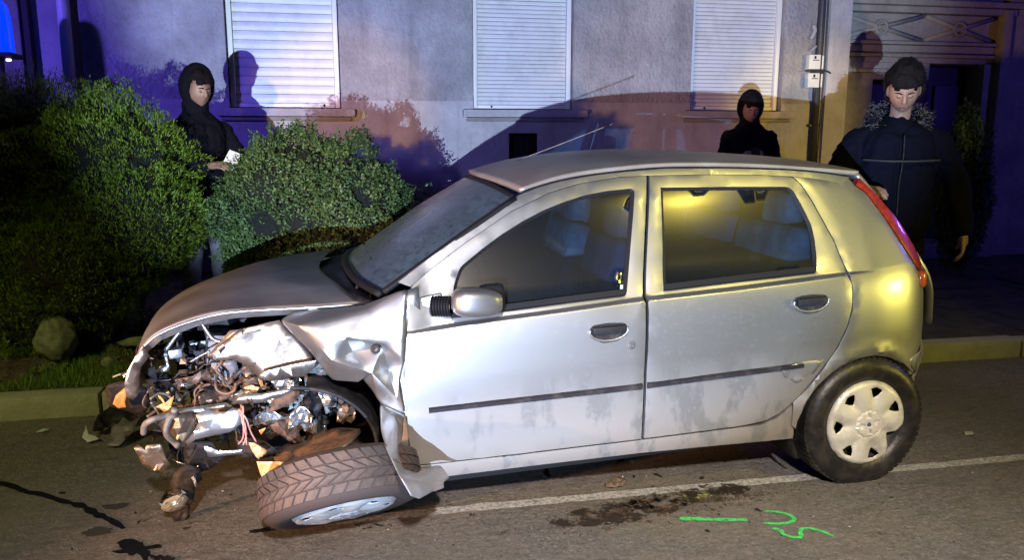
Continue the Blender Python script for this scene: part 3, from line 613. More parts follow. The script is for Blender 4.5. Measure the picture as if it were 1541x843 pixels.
mb = MB(); mb.box((2.27, .638, .945), (.035, .02, .022), bev=.004); mb.build('bonnet_hinge', WM['plastic_pale'], hood)
lip = [(2.880,.66,.872),(2.915,.67,.838),(2.945,.68,.786),(2.960,.68,.741),(2.965,.67,.690),(2.945,.66,.668),(2.92,.655,.70),(2.915,.655,.755),(2.905,.655,.79),(2.87,.65,.83)]
crumple('bonnet_front_fold', lip, WM['steel_warm'], hood, .01, seed=11)
crumple('bonnet_front_fold', [(2.925,.64,.81),(2.99,.34,.785),(3.05,0,.745),(3.12,-.35,.69),(3.19,-.62,.63),(3.18,-.62,.55),(3.10,-.3,.58),(3.04,0,.62),(2.98,.3,.66),(2.95,.62,.69)], dusty, hood, .02, seed=12)

# crushed front wing (near side): kinked facets
K = dict(A=(2.084,0.700,0.963),B=(1.907,0.772,1.036),C=(1.935,0.806,0.859),D=(2.027,0.792,0.847),A2=(2.059,0.742,0.954),E=(2.021,0.780,0.813),G=(2.316,0.735,0.911),G2=(2.397,0.660,0.925),H=(2.354,0.650,0.861),I=(2.213,0.775,0.780),J=(2.239,0.720,0.761),K=(2.068,0.805,0.725),K2=(2.111,0.745,0.693),L=(2.222,0.70,0.678),M=(2.120,0.76,0.678),N=(2.050,0.775,0.593),N2=(2.073,0.75,0.637),O=(1.982,0.806,0.614),P=(1.957,0.790,0.536),Q=(2.006,0.750,0.712),S=(2.154,0.782,0.867),T=(2.135,0.735,0.796),U=(2.304,0.660,0.809),W=(1.972,0.788,0.676),X=(2.247,0.660,0.956),Y=(2.346,0.640,0.950),B2=(1.925,.788,.95),C2=(1.945,.80,.76))
names = list(K); ix = {k: i for i, k in enumerate(names)}
tris = ['A B A2','A2 B D','B B2 D','B2 C D','D C C2','D C2 E','E C2 Q','Q C2 W','Q W O','X A A2','G2 Y X','G2 X G','G X A2','G A2 S','S A2 D','S D E','G S I','S T I','S E T','T E K','E Q K','K Q O','K O N','I T K','I K M','J I L','L I M','L M K2','M K K2','K N N2','K K2 N2','H G I','H I J','G2 G H','O W P','O P N','U H J','U J L']
crv = MB().add([K[n] for n in names], [tuple(ix[a] for a in t.split()) for t in tris])
wing = crv.build('front_wing', paint, CAR)
def kink(o, amp, sub=4, ang=32, thick=.0025):
    me = o.data; bm = bmesh.new(); bm.from_mesh(me)
    bmesh.ops.subdivide_edges(bm, edges=bm.edges[:], cuts=sub, use_grid_fill=True)
    bm.normal_update()
    for v in bm.verts:
        p = v.co; k = noise.noise(p*14)*amp+noise.noise(p*33+Vector((3, 1, 7)))*amp*.45
        v.co = p+Vector((0, 1, .25))*k
    for _ in range(2): bmesh.ops.smooth_vert(bm, verts=bm.verts[:], factor=.3, use_axis_x=True, use_axis_y=True, use_axis_z=True)
    bmesh.ops.recalc_face_normals(bm, faces=bm.faces[:])
    bm.to_mesh(me); bm.free(); me.shade_smooth(); me.set_sharp_from_angle(angle=R(ang))
    s = o.modifiers.new('thickness', 'SOLIDIFY'); s.thickness = thick; s.offset = -1
kink(wing, .010)
mb = MB(); c = (2.049, .793, .812); mb.lathe([(.008, .004), (.011, .006), (.017, .006), (.019, 0)], 20, c); mb.build('repeater_socket', trim_pl, wing, sharp=30)
# torn lower strip of the wing curling under the door
K = dict(a=(2.052,0.770,0.593),b=(2.057,0.930,0.539),c=(2.049,1.040,0.526),d=(2.032,1.150,0.520),e=(2.008,1.210,0.471),f=(1.980,1.220,0.410),g=(1.951,1.200,0.385),h=(1.901,1.140,0.376),i=(1.849,1.060,0.350),j=(1.847,1.020,0.349),k=(1.819,0.970,0.342),l=(1.839,0.840,0.344),m=(1.898,0.840,0.341),n=(1.943,0.850,0.354),o=(1.969,0.820,0.380),p=(1.981,0.840,0.456),q=(1.967,0.770,0.481),r=(1.956,0.785,0.539),s=(2.005,0.770,0.553),t=(1.992,0.880,0.538),u=(2.013,1.120,0.510),v=(1.985,1.020,0.427),w=(1.939,1.140,0.423))
names = list(K); ix = {k: i for i, k in enumerate(names)}
tris = ['a r s','a s b','s r q','s q t','b s t','b t c','t q p','t p u','c t u','c u d','u p o','u o v','d u v','d v e','v o n','v n w','e v w','e w f','f w g','g w h','w n m','w m l','w l h','h l j','h j i','l k j']
strip_ = MB().add([K[n] for n in names], [tuple(ix[a] for a in t.split()) for t in tris]).build('torn_wing_strip', paint, CAR)
kink(strip_, .006)
# inner wheel arch
rows = []
for y, rr in ((.74, 1), (.70, 1.05), (.52, 1.05), (.40, .9)):
    rows.append([(2.40-.335*rr*math.sin(R(a))+.0, y, .42+.26*rr*math.cos(R(a))) for a in range(14, 131, 13)])
V = [p for r_ in rows for p in r_]; n = len(rows[0])
mesh('arch_liner', V, [(i*n+j, i*n+j+1, (i+1)*n+j+1, (i+1)*n+j) for i in range(3) for j in range(n-1)], black_pl, CAR, smooth=True).modifiers.new('t', 'SOLIDIFY').thickness = .004
mb = MB(); mb.tube([(2.40-.33*math.sin(R(a)), .745, .42+.262*math.cos(R(a))) for a in range(5, 120, 12)], .008, 6); mb.build('arch_lip', black_pl, CAR, smooth=True)

crumple('door_pillar', [(1.87,.752,1.03),(1.87,.765,.86),(1.88,.775,.6),(1.88,.76,.34),(2.0,.745,.34),(2.02,.75,.6),(2.03,.745,.85),(2.03,.73,.98)], paint, CAR, .004, seed=21)
# off side wing and front
panel('front_wing', [(1.945,1.0),(1.945,.80),(1.955,.55),(2.02,.56),(2.10,.62),(2.25,.68),(2.45,.70),(2.65,.66),(2.78,.58),(2.95,.60),(3.05,.72),(2.9,.86),(2.5,.93),(2.2,.95)], paint, sgn=-1, belt=False, dent=lambda u, w: -.03*max(0, u-2.3)+.02*noise.noise(Vector((u*7, w*7, 1))))

# wing mirror
ma = MB(); ma.box((1.820, side(1.81, .95)-.004, .946), (.085, .016, .09), rot=Matrix.Rotation(R(8), 3, 'Y'), bev=.03)
mir = ma.build('wing_mirror', paint, CAR, smooth=True)
mb = MB()
for k in range(7):
    mb.lathe([(.020, 0), (.038, .004), (.038, .008), (.030, .012)], 20, (0, 0, 0))
    mb.v[-80:] = [tuple(Vector((x, 0, z))*1.0+Vector((0, y+k*.011, 0))) for x, y, z in mb.v[-80:]]
Mx = Matrix.Translation((1.825, side(1.81, .95)+.004, .948)) @ Matrix.Rotation(R(66), 4, 'Z')
mb.v = [tuple(Mx @ Vector((x*1.0, y, z*1.05))) for x, y, z in mb.v]
mb.build('mirror_gaiter', black_rub, mir, sharp=40)
bm = bmesh.new(); bmesh.ops.create_uvsphere(bm, u_segments=28, v_segments=18, radius=1)
for q in bm.verts:
    x, y, z = q.co
    ex = .62
    x = math.copysign(abs(x)**ex, x); y = math.copysign(abs(y)**.75, y); z = math.copysign(abs(z)**ex, z)
    taper = 1-.13*max(0, -x)
    q.co = Vector((x*.098, y*.058*taper, z*.057*taper+.004*x))
Mx = Matrix.Translation((1.662, side(1.7, .95)+.085, .965)) @ Matrix.Rotation(R(-4), 4, 'Y') @ Matrix.Rotation(R(6), 4, 'Z')
bm.transform(Mx); me = bpy.data.meshes.new('mirror_shell'); bm.to_mesh(me); bm.free(); me.shade_smooth(); me.materials.append(paint)
o = bpy.data.objects.new('mirror_shell', me); COL.objects.link(o); o.parent = mir
mb = MB(); mb.box((1.60, side(1.7, .95)+.05, .967), (.10, .05, .117), rot=Matrix.Rotation(R(8), 3, 'Z'), bev=.03); mb.build('mirror_back', black_rub, mir, smooth=True)
mb = MB(); mb.add([(1.757, side(1.75, .9)-.004, .897), (1.74, side(1.74, .98)-.004, .985), (1.66, side(1.66, .9)-.004, .900)], [(0, 1, 2)]).build('mirror_sail', black_pl, mir)

# tailgate, rear bumper, floor, bulkhead
loft('tailgate', [[(-.10, .55*s, 1.335) for s in (1, .5, 0, -.5, -1)], [(-.21, .565*s, 1.20) for s in (1, .5, 0, -.5, -1)], [(-.40+.0, .575*s, .95) for s in (1, .5, 0, -.5, -1)], [(-.50-.03*(1-s*s), .55*s, .80) for s in (1, .5, 0, -.5, -1)], [(-.55-.04*(1-s*s), .50*s, .60) for s in (1, .5, 0, -.5, -1)]], paint, CAR, 5, 4, thick=.02)
loft('rear_screen', [[(-.135-.03*(1-s*s), .47*s, 1.315) for s in (1, .5, 0, -.5, -1)], [(-.41-.03*(1-s*s), .52*s, .955) for s in (1, .5, 0, -.5, -1)]], screen_glass, CAR, 3, 4)
loft('rear_bumper', [[(-0.435, .56, .62), (-0.535, .35, .62), (-0.565, 0, .62), (-0.535, -.35, .62), (-0.435, -.6, .62)], [(-0.455, .57, .48), (-0.555, .35, .48), (-0.595, 0, .48), (-0.555, -.35, .48), (-0.435, -.7, .48)], [(-0.415, .56, .33), (-0.495, .35, .32), (-0.535, 0, .32), (-0.495, -.35, .32), (-0.385, -.7, .32)]], paint, CAR, 4, 4, thick=.01, wob=.02)
mb = MB(); mb.box((.83, 0, .24), (2.15, 1.40, .06)); mb.box((2.02, 0, .60), (.05, 1.36, .66)); mb.box((-.28, 0, .42), (.4, 1.0, .2)); mb.box((2.30, -.1, .28), (.6, .9, .05))
mb.build('floor_pan', void, CAR)
# seats, dash and steering wheel behind the misted windows
cloth = mat('seat_cloth', (.035, .05, .11), .9, col2=(.05, .07, .15), nscale=12)
cloth2 = mat('seat_cover', (.16, .25, .29), .9, col2=(.08, .13, .17), nscale=9)
def seat(u, v, wid, backm):
    mb = MB(); mb.box((u+.22, v, .52), (.50, wid, .16), bev=.05); s = mb.build('seat', cloth, CAR, smooth=True)
    mb = MB(); mb.box((u-.09, v, .83), (.13, wid*.94, .58), rot=Matrix.Rotation(R(-14), 3, 'Y'), bev=.05); mb.build('backrest', backm, s, smooth=True)
    mb = MB(); mb.box((u-.19, v, 1.17), (.10, .25, .16), rot=Matrix.Rotation(R(-10), 3, 'Y'), bev=.04); mb.build('headrest', backm, s, smooth=True)
seat(1.12, .36, .50, cloth); seat(1.12, -.36, .50, cloth2); seat(.30, .30, .60, cloth2); seat(.30, -.32, .60, cloth)
mb = MB(); mb.box((1.78, 0, .86), (.34, 1.30, .22), bev=.06); mb.build('dashboard', black_pl, CAR, smooth=True)
mb = MB(); mb.tube([(1.55+.05*math.cos(t), .36+.18*math.sin(t), .93+.17*math.cos(t)) for t in [2*math.pi*k/16 for k in range(17)]], .013, 6); mb.tube([(1.56, .36, .93), (1.72, .36, .88)], .02, 6); mb.build('steering_wheel', black_pl, CAR, smooth=True)

# wheels
tyre_m = mat('tyre_rubber', (.009, .009, .011), .42, col2=(.030, .027, .026), nscale=16, thr=(.45, .65), bump=.25, bscale=40)
tyre_m2 = mat('dusty_tyre_rubber', (.070, .046, .038), .75, col2=(.028, .023, .022), nscale=7, thr=(.42, .62), bump=.3, bscale=60)
tyre_m3 = mat('tyre_groove', (.035, .024, .022), .85)
cap_m = mat('hubcap_plastic', (.60, .60, .59), .42, .2, col2=(.36, .34, .32), nscale=12, thr=(.5, .75), bump=.15, bscale=35)
cap_m2 = mat('hubcap_plastic_clean', (.55, .60, .64), .35, .4, col2=(.34, .37, .40), nscale=12, thr=(.45, .7), bump=.2, bscale=35)
def wheel(name, Mw, capm, tm, blocks, broken, rot0=0, gm=None):
    """wheel about +Y (outward), centre of the outer face plane at y = 0"""
    rim = MB(); rim.lathe([(.03, -.05), (.12, -.06), (.15, -.045), (.170, -.03), (.183, -.012), (.188, -.004), (.190, -.012), (.186, -.03), (.165, -.09), (.17, -.15), (.19, -.165)], 40)
    r_ = rim.build(name, mat('steel_wheel', (.03, .03, .035), .5, .6), CAR, smooth=True); r_.matrix_local = Mw
    t = MB(); ro = .289
    prof = [(.185, -.006), (.195, .004), (.215, .013), (.240, .016), (.262, .010), (.276, -.002), (.284, -.012), (ro, -.024), (ro+.001, -.08), (ro, -.136), (.284, -.150), (.270, -.162), (.24, -.174), (.2, -.168), (.185, -.155)]
    t.lathe(prof, 96); ty = t.build('tyre', tm if not blocks else gm or tm, r_, smooth=True)
    if blocks:
        b = MB(); n = 40
        for (y0, y1, sk) in ((-.012, -.042, .35), (-.048, -.077, .8), (-.083, -.112, -.8), (-.118, -.150, -.35)):
            for k in range(n):
                a0 = 2*math.pi*k/n; da = 2*math.pi/n*.80
                def pt(a, y, r0):
                    return Vector((r0*math.cos(a), y, r0*math.sin(a)))
                V = []
                for r0 in (ro-.006, ro+.0065):
                    for (a, y) in ((0, y0), (1, y0), (1, y1), (0, y1)):
                        s = sk*(y-y0)/(y1-y0)*2*math.pi/n*1.25
                        dd = .9 if r0 > ro else 1
                        edge = .004 if (y in (-.012, -.150) and r0 > ro) else 0
                        V.append(pt(a0+a*da+s, y, r0-edge))
                b.add(V, [(4, 5, 6, 7), (0, 1, 5, 4), (1, 2, 6, 5), (2, 3, 7, 6), (3, 0, 4, 7)])
        tb = b.build('tread_blocks', tm, ty); tag(tb, kind='stuff')
    else:
        b = MB(); n = 64
        for (y0, y1, sk) in ((-.008, -.045, .3), (-.05, -.082, .8), (-.088, -.12, -.8), (-.125, -.152, -.3)):
            for k in range(n):
                a0 = 2*math.pi*k/n; da = 2*math.pi/n*.72; V = []
                for r0 in (ro-.008, ro+.004):
                    for (a, y) in ((0, y0), (1, y0), (1, y1), (0, y1)):
                        s = sk*(y-y0)/(y1-y0)*2*math.pi/n*1.25
                        V.append((( r0-(.003 if y == -.008 else 0))*math.cos(a0+a*da+s), y, (r0-(.003 if y == -.008 else 0))*math.sin(a0+a*da+s)))
                b.add(V, [(4, 5, 6, 7), (0, 1, 5, 4), (1, 2, 6, 5), (2, 3, 7, 6), (3, 0, 4, 7)])
        tb = b.build('tread_blocks', tm, ty); tag(tb, kind='stuff')
    # hub cap: disc with seven openings, raised spokes and a bolt ring
    N = 7; RO = .1905
    out = [(RO*math.cos(2*math.pi*k/70), RO*math.sin(2*math.pi*k/70)) for k in range(70)]
    if broken:                                             # a wedge of the rim is missing
        a0, a1 = R(-58), R(-8)
        out = [p for p in out if not (a0 < math.atan2(p[1], p[0]) < a1)]
        i0 = min(range(len(out)), key=lambda i: abs(math.atan2(out[i][1], out[i][0])-a0-.02) + (9 if math.atan2(out[i][1], out[i][0]) > a0 else 0))
        ins = [(.168*math.cos(R(-56)), .168*math.sin(R(-56))), (.15*math.cos(R(-50)), .15*math.sin(R(-50))), (.118*math.cos(R(-40)), .118*math.sin(R(-40))), (.110*math.cos(R(-30)), .110*math.sin(R(-30))), (.150*math.cos(R(-20)), .150*math.sin(R(-20))), (.162*math.cos(R(-12)), .162*math.sin(R(-12)))]
        out = out[:i0+1]+ins+out[i0+1:]
    holes = []
    for k in range(N):
        a = rot0+2*math.pi*k/N
        if broken and -62 < (math.degrees(a)+180) % 360-180 < -4: continue
        h = [(.116, 0), (.134, .12), (.158, .185), (.164, 0), (.158, -.185), (.134, -.12)]
        holes.append([(r0*math.cos(a+d), r0*math.sin(a+d)) for r0, d in h])
    P, F = tri_area(out, holes, .0085)
    def z(x, y):
        r0 = math.hypot(x, y); a = math.atan2(y, x)-rot0; s = math.cos(a*N)     # -1 on a spoke
        h = .016+.010*(1-(r0/RO)**2)
        if r0 > .175: h -= (r0-.175)*.9
        if .065 < r0 < .175:
            sp = max(0, -s); h += .006*sp*math.sin(math.pi*min(1, (r0-.065)/.11)); h -= .010*max(0, s)**2*math.sin(math.pi*min(1, (r0-.065)/.115))
        if .056 < r0 < .064: h -= .004
        if r0 < .056: h += .003
        for q in range(4):
            b_ = rot0*0+R(90*q+8); d = math.hypot(x-.036*math.cos(b_), y-.036*math.sin(b_))
            if d < .0115: h -= .011
        if r0 < .013: h -= .003
        return h
    V = [(-x, z(x, y), y) for x, y in P]
    cp = mesh('hub_cap', V, F, capm, r_, sharp=28)
    s = cp.modifiers.new('t', 'SOLIDIFY'); s.thickness = .004
    cm = MB(); cm.lathe([(.0001, z(0, 0)+.001), (.010, z(0, 0)+.001), (.0115, z(0, 0)-.001)], 24); cm.build('hub_badge', mat('badge_blue', (.10, .14, .25), .35, .5), cp, smooth=True)
    return r_
Mr = Matrix.Translation((-.010, .800, .279)) @ Matrix.Rotation(R(1.5), 4, 'Z')
wheel('wheel', Mr, cap_m, tyre_m, False, True, R(25.7/2+12))
Mr2 = Matrix.Translation((-.010, -.800, .279)) @ Matrix.Rotation(math.pi, 4, 'Z')
wheel('wheel', Mr2, cap_m, tyre_m, False, False)
Mr3 = Matrix.Translation((2.43, -.79, .279+.02)) @ Matrix.Rotation(math.pi, 4, 'Z')
wheel('wheel', Mr3, cap_m, tyre_m, False, False)
# the folded front wheel: its top leans out over the road
tl_ = R(56); st = R(13)
n_ = Vector((-math.sin(st)*math.cos(tl_)*-1, -math.cos(st)*math.cos(tl_), -math.sin(tl_)))   # outward axis in the world
n_ = Vector((math.sin(st)*math.cos(tl_), -math.cos(st)*math.cos(tl_), -math.sin(tl_))).normalized()
FWC = Vector((-.055, 2.78, .165))
zax = Vector((0, 0, 1)); zz = (zax-n_*zax.dot(n_)).normalized(); xx = n_.cross(zz)
Mwld = Matrix.Translation(FWC) @ Matrix((xx, n_, zz)).transposed().to_4x4()
Mloc = CAR.matrix_world.inverted() @ Mwld
fw = wheel('wheel', Mloc, cap_m2, tyre_m2, True, False, R(10), gm=tyre_m3)
fw['label'] = 'front wheel folded flat under the torn wing'

# wreckage of the engine bay
for i, (n, mk, pts) in enumerate(SHARDS):
    amp = {'inner_wing_panel': .009, 'bumper_skin': .018, 'crash_bracket': .008, 'rusty_cover': .03, 'chassis_leg': .009, 'engine_cover': .02}.get(n, .006)
    o = crumple(n, pts, WM[mk], CAR, amp, seed=i*1.3+1, thick=.003 if mk != 'plastic_black' else .006, smooth=12, sub=9 if n in ('inner_wing_panel',) else 5)
for i, (n, mk, r_, pts) in enumerate(CABLES):
    P = [Vector(p) for p in pts]
    if n in ('hose', 'cable', 'pipe', 'coolant_hose'):
        P = [p+Vector((0, random.uniform(-.02, .03), random.uniform(-.004, .004))) for p in P]
    MB().tube(P, r_, 10 if r_ > .01 else 7).build(n, WM[mk], CAR, smooth=True)
crumple('undertray', [(2.501,.50,.352),(2.371,.56,.411),(2.244,.60,.452),(2.134,.66,.462),(2.150,.73,.450),(2.189,.77,.433),(2.281,.79,.405),(2.366,.77,.378),(2.448,.70,.35)], WM['rust'], CAR, .01, seed=31)
crumple('torn_bumper_plastic', [(2.86,.50,.50),(2.80,.60,.47),(2.70,.62,.46),(2.66,.60,.38),(2.72,.60,.34),(2.78,.62,.33),(2.84,.58,.38),(2.88,.54,.44)], black_pl, CAR, .03, seed=41, thick=.006, sub=5, smooth=10)
crumple('torn_bumper_plastic', [(2.62,.60,.46),(2.50,.66,.45),(2.44,.66,.40),(2.50,.62,.36),(2.60,.60,.37)], black_pl, CAR, .03, seed=42, thick=.006, sub=5, smooth=10)
for q, (cu, cv, cw, su, sw, mk) in enumerate(((2.56,.60,.60,.085,.05,'steel_warm'),(2.48,.62,.53,.07,.045,'steel'),(2.68,.58,.62,.07,.04,'steel_warm'),(2.78,.58,.56,.06,.05,'steel_warm'),(2.62,.60,.50,.08,.04,'plastic_black'),(2.40,.60,.66,.06,.05,'steel_blue'),(2.52,.58,.66,.06,.035,'hose'),(2.86,.52,.66,.05,.05,'plastic_black'),(2.74,.56,.70,.06,.03,'hose'),(2.36,.64,.52,.06,.05,'steel_blue'),(2.24,.64,.60,.05,.05,'steel'),(2.28,.60,.68,.06,.03,'knuckle'),(2.18,.66,.52,.04,.05,'steel_warm'),(2.44,.56,.60,.05,.06,'steel'),(2.30,.62,.58,.05,.07,'plastic_black'),(2.66,.62,.55,.05,.03,'plastic_orange'))):
    rr = random.Random(q+60); pts = []
    for k in range(8):
        a = 2*math.pi*k/8+rr.uniform(-.25, .25); f = rr.uniform(.6, 1.15); pts.append((cu+su*f*math.cos(a), cv+rr.uniform(-.03, .03), cw+sw*f*math.sin(a)))
    crumple('torn_sheet', pts, WM[mk], CAR, .026, seed=q+70, thick=.003, smooth=10, sub=5)
mb = MB()
for a, b in (((2.80,.60,.47),(2.83,.60,.36)), ((2.76,.61,.45),(2.775,.60,.34)), ((2.84,.56,.44),(2.87,.60,.38))):
    mb.tube([a, ((a[0]+b[0])/2+.015, .6, (a[2]+b[2])/2), b], .004, 6)
mb.build('hanging_wire', black_pl, CAR, smooth=True)
mb = MB(); mb.tube([(2.134,.70,.462),(2.19,.775,.440),(2.29,.795,.410),(2.37,.775,.385)], .009, 8); mb.build('undertray_edge', WM['steel_warm'], CAR, smooth=True)
# big dark masses behind: engine, gearbox, radiator, battery, intake
def boxpart(name, m, *bs):
    mb = MB()
    for c, d, rz, ry, bv in bs: mb.box(c, d, rot=Matrix.Rotation(R(rz), 3, 'Z') @ Matrix.Rotation(R(ry), 3, 'Y'), bev=bv)
    return mb.build(name, m, CAR, sharp=40)
boxpart('engine_block', black_pl, ((2.42, -.05, .60), (.42, .62, .42), 4, 3, .03), ((2.44, .0, .83), (.36, .50, .08), 4, 3, .02), *[((2.30+.06*k, .27, .66), (.03, .05, .25), 4, 3, .006) for k in range(5)])
boxpart('gearbox', WM['knuckle'], ((2.40, .36, .52), (.30, .22, .26), -8, 6, .05), ((2.36, .46, .50), (.16, .10, .16), 5, 0, .03))
boxpart('radiator', black_pl, ((2.84, -.10, .58), (.05, .95, .38), 8, -6, .01), *[((2.862, -.10, .42+.028*k), (.03, .90, .006), 8, -6, 0) for k in range(12)])
boxpart('battery', WM['plastic_grey'], ((2.62, .36, .72), (.22, .17, .18), 12, -8, .012), ((2.62, .36, .818), (.20, .15, .02), 12, -8, .004))
boxpart('air_box', black_pl, ((2.72, .10, .78), (.26, .30, .14), -14, 10, .02))
boxpart('strut_tower', WM['knuckle'], ((2.30, .50, .76), (.22, .20, .14), 6, 4, .03))
boxpart('lock_platform', WM['steel_blue'], ((2.90, .0, .80), (.05, 1.1, .035), 10, 4, .006))
boxpart('drive_shaft_cover', WM['rust'], ((2.32, .45, .40), (.07, .40, .07), 14, 8, .02))
# scattered broken bits hanging in the bay, alike and too many to tell apart one by one
rnd = random.Random(5)
for mk, nn in (('steel', 12), ('steel_warm', 40), ('plastic_black', 220), ('rust', 80), ('plastic_orange', 14), ('plastic_pale', 5), ('knuckle', 26), ('plastic_grey', 30)):
    mb = MB()
    for k in range(nn):
        u = rnd.uniform(2.16, 2.93); w_ = rnd.uniform(.42, .83) if u > 2.3 else rnd.uniform(.5, .68); v = rnd.uniform(.30, .60) if mk != 'plastic_orange' else rnd.uniform(.45, .6)
        if w_ > .72 and u < 2.6: v = rnd.uniform(.1, .4)
        q = [Vector((rnd.gauss(0, 1), rnd.gauss(0, 1), rnd.gauss(0, 1)))*rnd.uniform(.006, .017) for _ in range(5)]
        c = Vector((u, v, w_)); mb.add([c+a for a in q], [(0, 1, 2), (0, 2, 3), (1, 3, 4), (0, 3, 4), (1, 2, 4), (2, 3, 1)])
    tag(mb.build('broken_fragments', WM[mk], CAR), kind='stuff')
mb = MB()
for k in range(26):
    u = rnd.uniform(2.3, 2.85); w_ = rnd.uniform(.5, .72); p = Vector((u, rnd.uniform(.42, .58), w_)); P = [p]
    d = Vector((rnd.uniform(-1, 1), rnd.uniform(-.3, .5), rnd.uniform(-.6, .3)))
    for _ in range(5):
        d = (d+Vector((rnd.gauss(0, .6), rnd.gauss(0, .3), rnd.gauss(0, .6)))).normalized(); P.append(P[-1]+d*.035)
    mb.tube(P, rnd.choice((.003, .004, .006)), 6)
tag(mb.build('wiring_harness', WM['hose'], CAR, smooth=True), kind='stuff')
# fog lamp dangling from its bracket, its bulb catching the light
bowl = MB(); bowl.lathe([(.005, -.045), (.03, -.04), (.046, -.018), (.052, .004), (.050, .012)], 28)
Mb = Matrix.Translation((2.858, .63, .240)) @ Matrix.Rotation(R(-35), 4, 'X') @ Matrix.Rotation(R(20), 4, 'Z')
bowl.v = [tuple(Mb @ Vector(p)) for p in bowl.v]
fl = bowl.build('fog_lamp', mat('reflector_chrome', (.85, .78, .66), .12, 1, bump=.5, bscale=60), CAR, smooth=True)
gl = MB(); gl.lathe([(.0001, .030), (.020, .028), (.038, .022), (.050, .012)], 28); gl.v = [tuple(Mb @ Vector(p)) for p in gl.v]
gl.build('lamp_glass', mat('clear_cracked_glass', (.75, .72, .65), .1, 0, bump=.6, bscale=70, alpha=.35), fl, smooth=True)
mb = MB()
for k in range(14):
    a = rnd.uniform(0, 6.3); rr = rnd.uniform(.02, .05); c = Vector((rr*math.cos(a), .02, rr*math.sin(a)+.02)); q = [Mb @ (c+Vector((rnd.gauss(0, .010), rnd.gauss(0, .008), rnd.gauss(0, .010)))) for _ in range(4)]
    mb.add(q, [(0, 1, 2), (0, 2, 3), (1, 2, 3)])
tag(mb.build('glass_splinters', WM['plastic_pale'], fl), kind='stuff')
# ================================================================ the street, verge, garden and house
def road_mat():
    m = bpy.data.materials.new('asphalt'); m.use_nodes = True; t = m.node_tree; b = t.nodes['Principled BSDF']
    o = node(t, 'ShaderNodeTexCoord').outputs['Object']
    c = mixcol(t, maprange(t, noise_(t, o, 170, 4, .85), .40, .66), (.095, .090, .088), (.28, .265, .26))
    vo = node(t, 'ShaderNodeTexVoronoi'); vo.inputs['Scale'].default_value = 85; t.links.new(o, vo.inputs['Vector'])
    sx = node(t, 'ShaderNodeSeparateColor'); t.links.new(vo.outputs['Color'], sx.inputs[0])
    c = mixcol(t, maprange(t, sx.outputs[0], .55, 1, 0, .5), c, (.33, .31, .30)); c = mixcol(t, maprange(t, sx.outputs[1], .6, 1, 0, .6), c, (.05, .047, .045))
    mq = node(t, 'ShaderNodeMapping'); mq.inputs['Scale'].default_value = (.35, 1.6, 1); t.links.new(o, mq.inputs[0])
    c = mixcol(t, math_(t, 'MULTIPLY', maprange(t, noise_(t, mq.outputs[0], 34, 5, .75), .46, .60), .45), c, (.075, .07, .065))
    c = mixcol(t, math_(t, 'MULTIPLY', maprange(t, noise_(t, o, 1.1, 7, .6), .42, .62), .45), c, (.20, .175, .14))
    mp = node(t, 'ShaderNodeMapping'); mp.inputs['Scale'].default_value = (1, 2.2, 1); t.links.new(o, mp.inputs[0])
    c = mixcol(t, math_(t, 'MULTIPLY', maprange(t, noise_(t, mp.outputs[0], 5, 8, .7), .52, .66), .5), c, (.070, .066, .062))
    t.links.new(c, b.inputs['Base Color'])
    t.links.new(maprange(t, noise_(t, o, 3, 5, .6), .3, .7, .55, .85), b.inputs['Roughness'])
    bp = node(t, 'ShaderNodeBump'); bp.inputs['Strength'].default_value = 1; bp.inputs['Distance'].default_value = .016
    h = math_(t, 'ADD', noise_(t, o, 75, 5, .8), math_(t, 'MULTIPLY', noise_(t, o, 30, 4, .6), .8))
    t.links.new(h, bp.inputs['Height']); t.links.new(bp.outputs[0], b.inputs['Normal']); return m
def grid_sheet(name, x0, x1, y0, y1, nx, ny, z, m, kind='structure', fn=None):
    V = []; 
    for j in range(ny+1):
        for i in range(nx+1):
            x = x0+(x1-x0)*i/nx; y = y0+(y1-y0)*j/ny; V.append((x, y, z+(fn(x, y) if fn else 0)))
    F = [(j*(nx+1)+i, j*(nx+1)+i+1, (j+1)*(nx+1)+i+1, (j+1)*(nx+1)+i) for j in range(ny) for i in range(nx)]
    return tag(mesh(name, V, F, m, smooth=True), kind=kind)
asph = road_mat()
grid_sheet('ground', -60, 60, -60, 60, 4, 4, -.05, mat('ground_soil', (.05, .042, .033), .9))
grid_sheet('road', -60, 60, -7.5, 4.53, 60, 12, 0, asph)
# soil behind the kerb, uneven
soil = mat('leaf_litter_soil', (.040, .034, .026), .95, col2=(.10, .085, .065), nscale=14, thr=(.42, .66), bump=1, bscale=40, bdist=.03)
def hump(x, y): return (.03*noise.noise(Vector((x*2, y*2, 0)))+.012*noise.noise(Vector((x*9, y*9, 3))))*min(1, (y-4.64)*4)+max(0, min(.12, (y-4.9)*.12))*(1 if x < 2 else max(0, 1-(x-2)))
grid_sheet('garden_soil', -7, 3.2, 4.66, 8.0, 150, 60, .11, soil, fn=hump)
grid_sheet('verge', -60, -7, 4.66, 8.0, 10, 4, .11, soil)
grid_sheet('pavement_bed', 3.2, 60, 4.66, 8.6, 20, 4, .085, mat('sand_bed', (.05, .045, .038), .95))
# kerbstones, each its own piece
kerb = empty('kerb', (0, 0, 0)); kerb['kind'] = 'structure'
kst = mat('kerb_stone', (.30, .31, .27), .85, col2=(.24, .245, .18), nscale=7, thr=(.4, .65), bump=.6, bscale=50, bdist=.01)
mb = MB(); mb.box((0, 0, 0), (.965, .135, .24), bev=.012)
km = None
for i in range(-9, 16):
    if km is None: o = mb.build('kerbstone', kst, kerb, sharp=40); km = o
    else: o = km.copy(); COL.objects.link(o); o.parent = kerb
    o.location = (-1.86+i*.98, 4.592+random.uniform(-.006, .006), .0+random.uniform(-.008, .008)); o.rotation_euler = (random.uniform(-.02, .02), 0, random.uniform(-.006, .006))
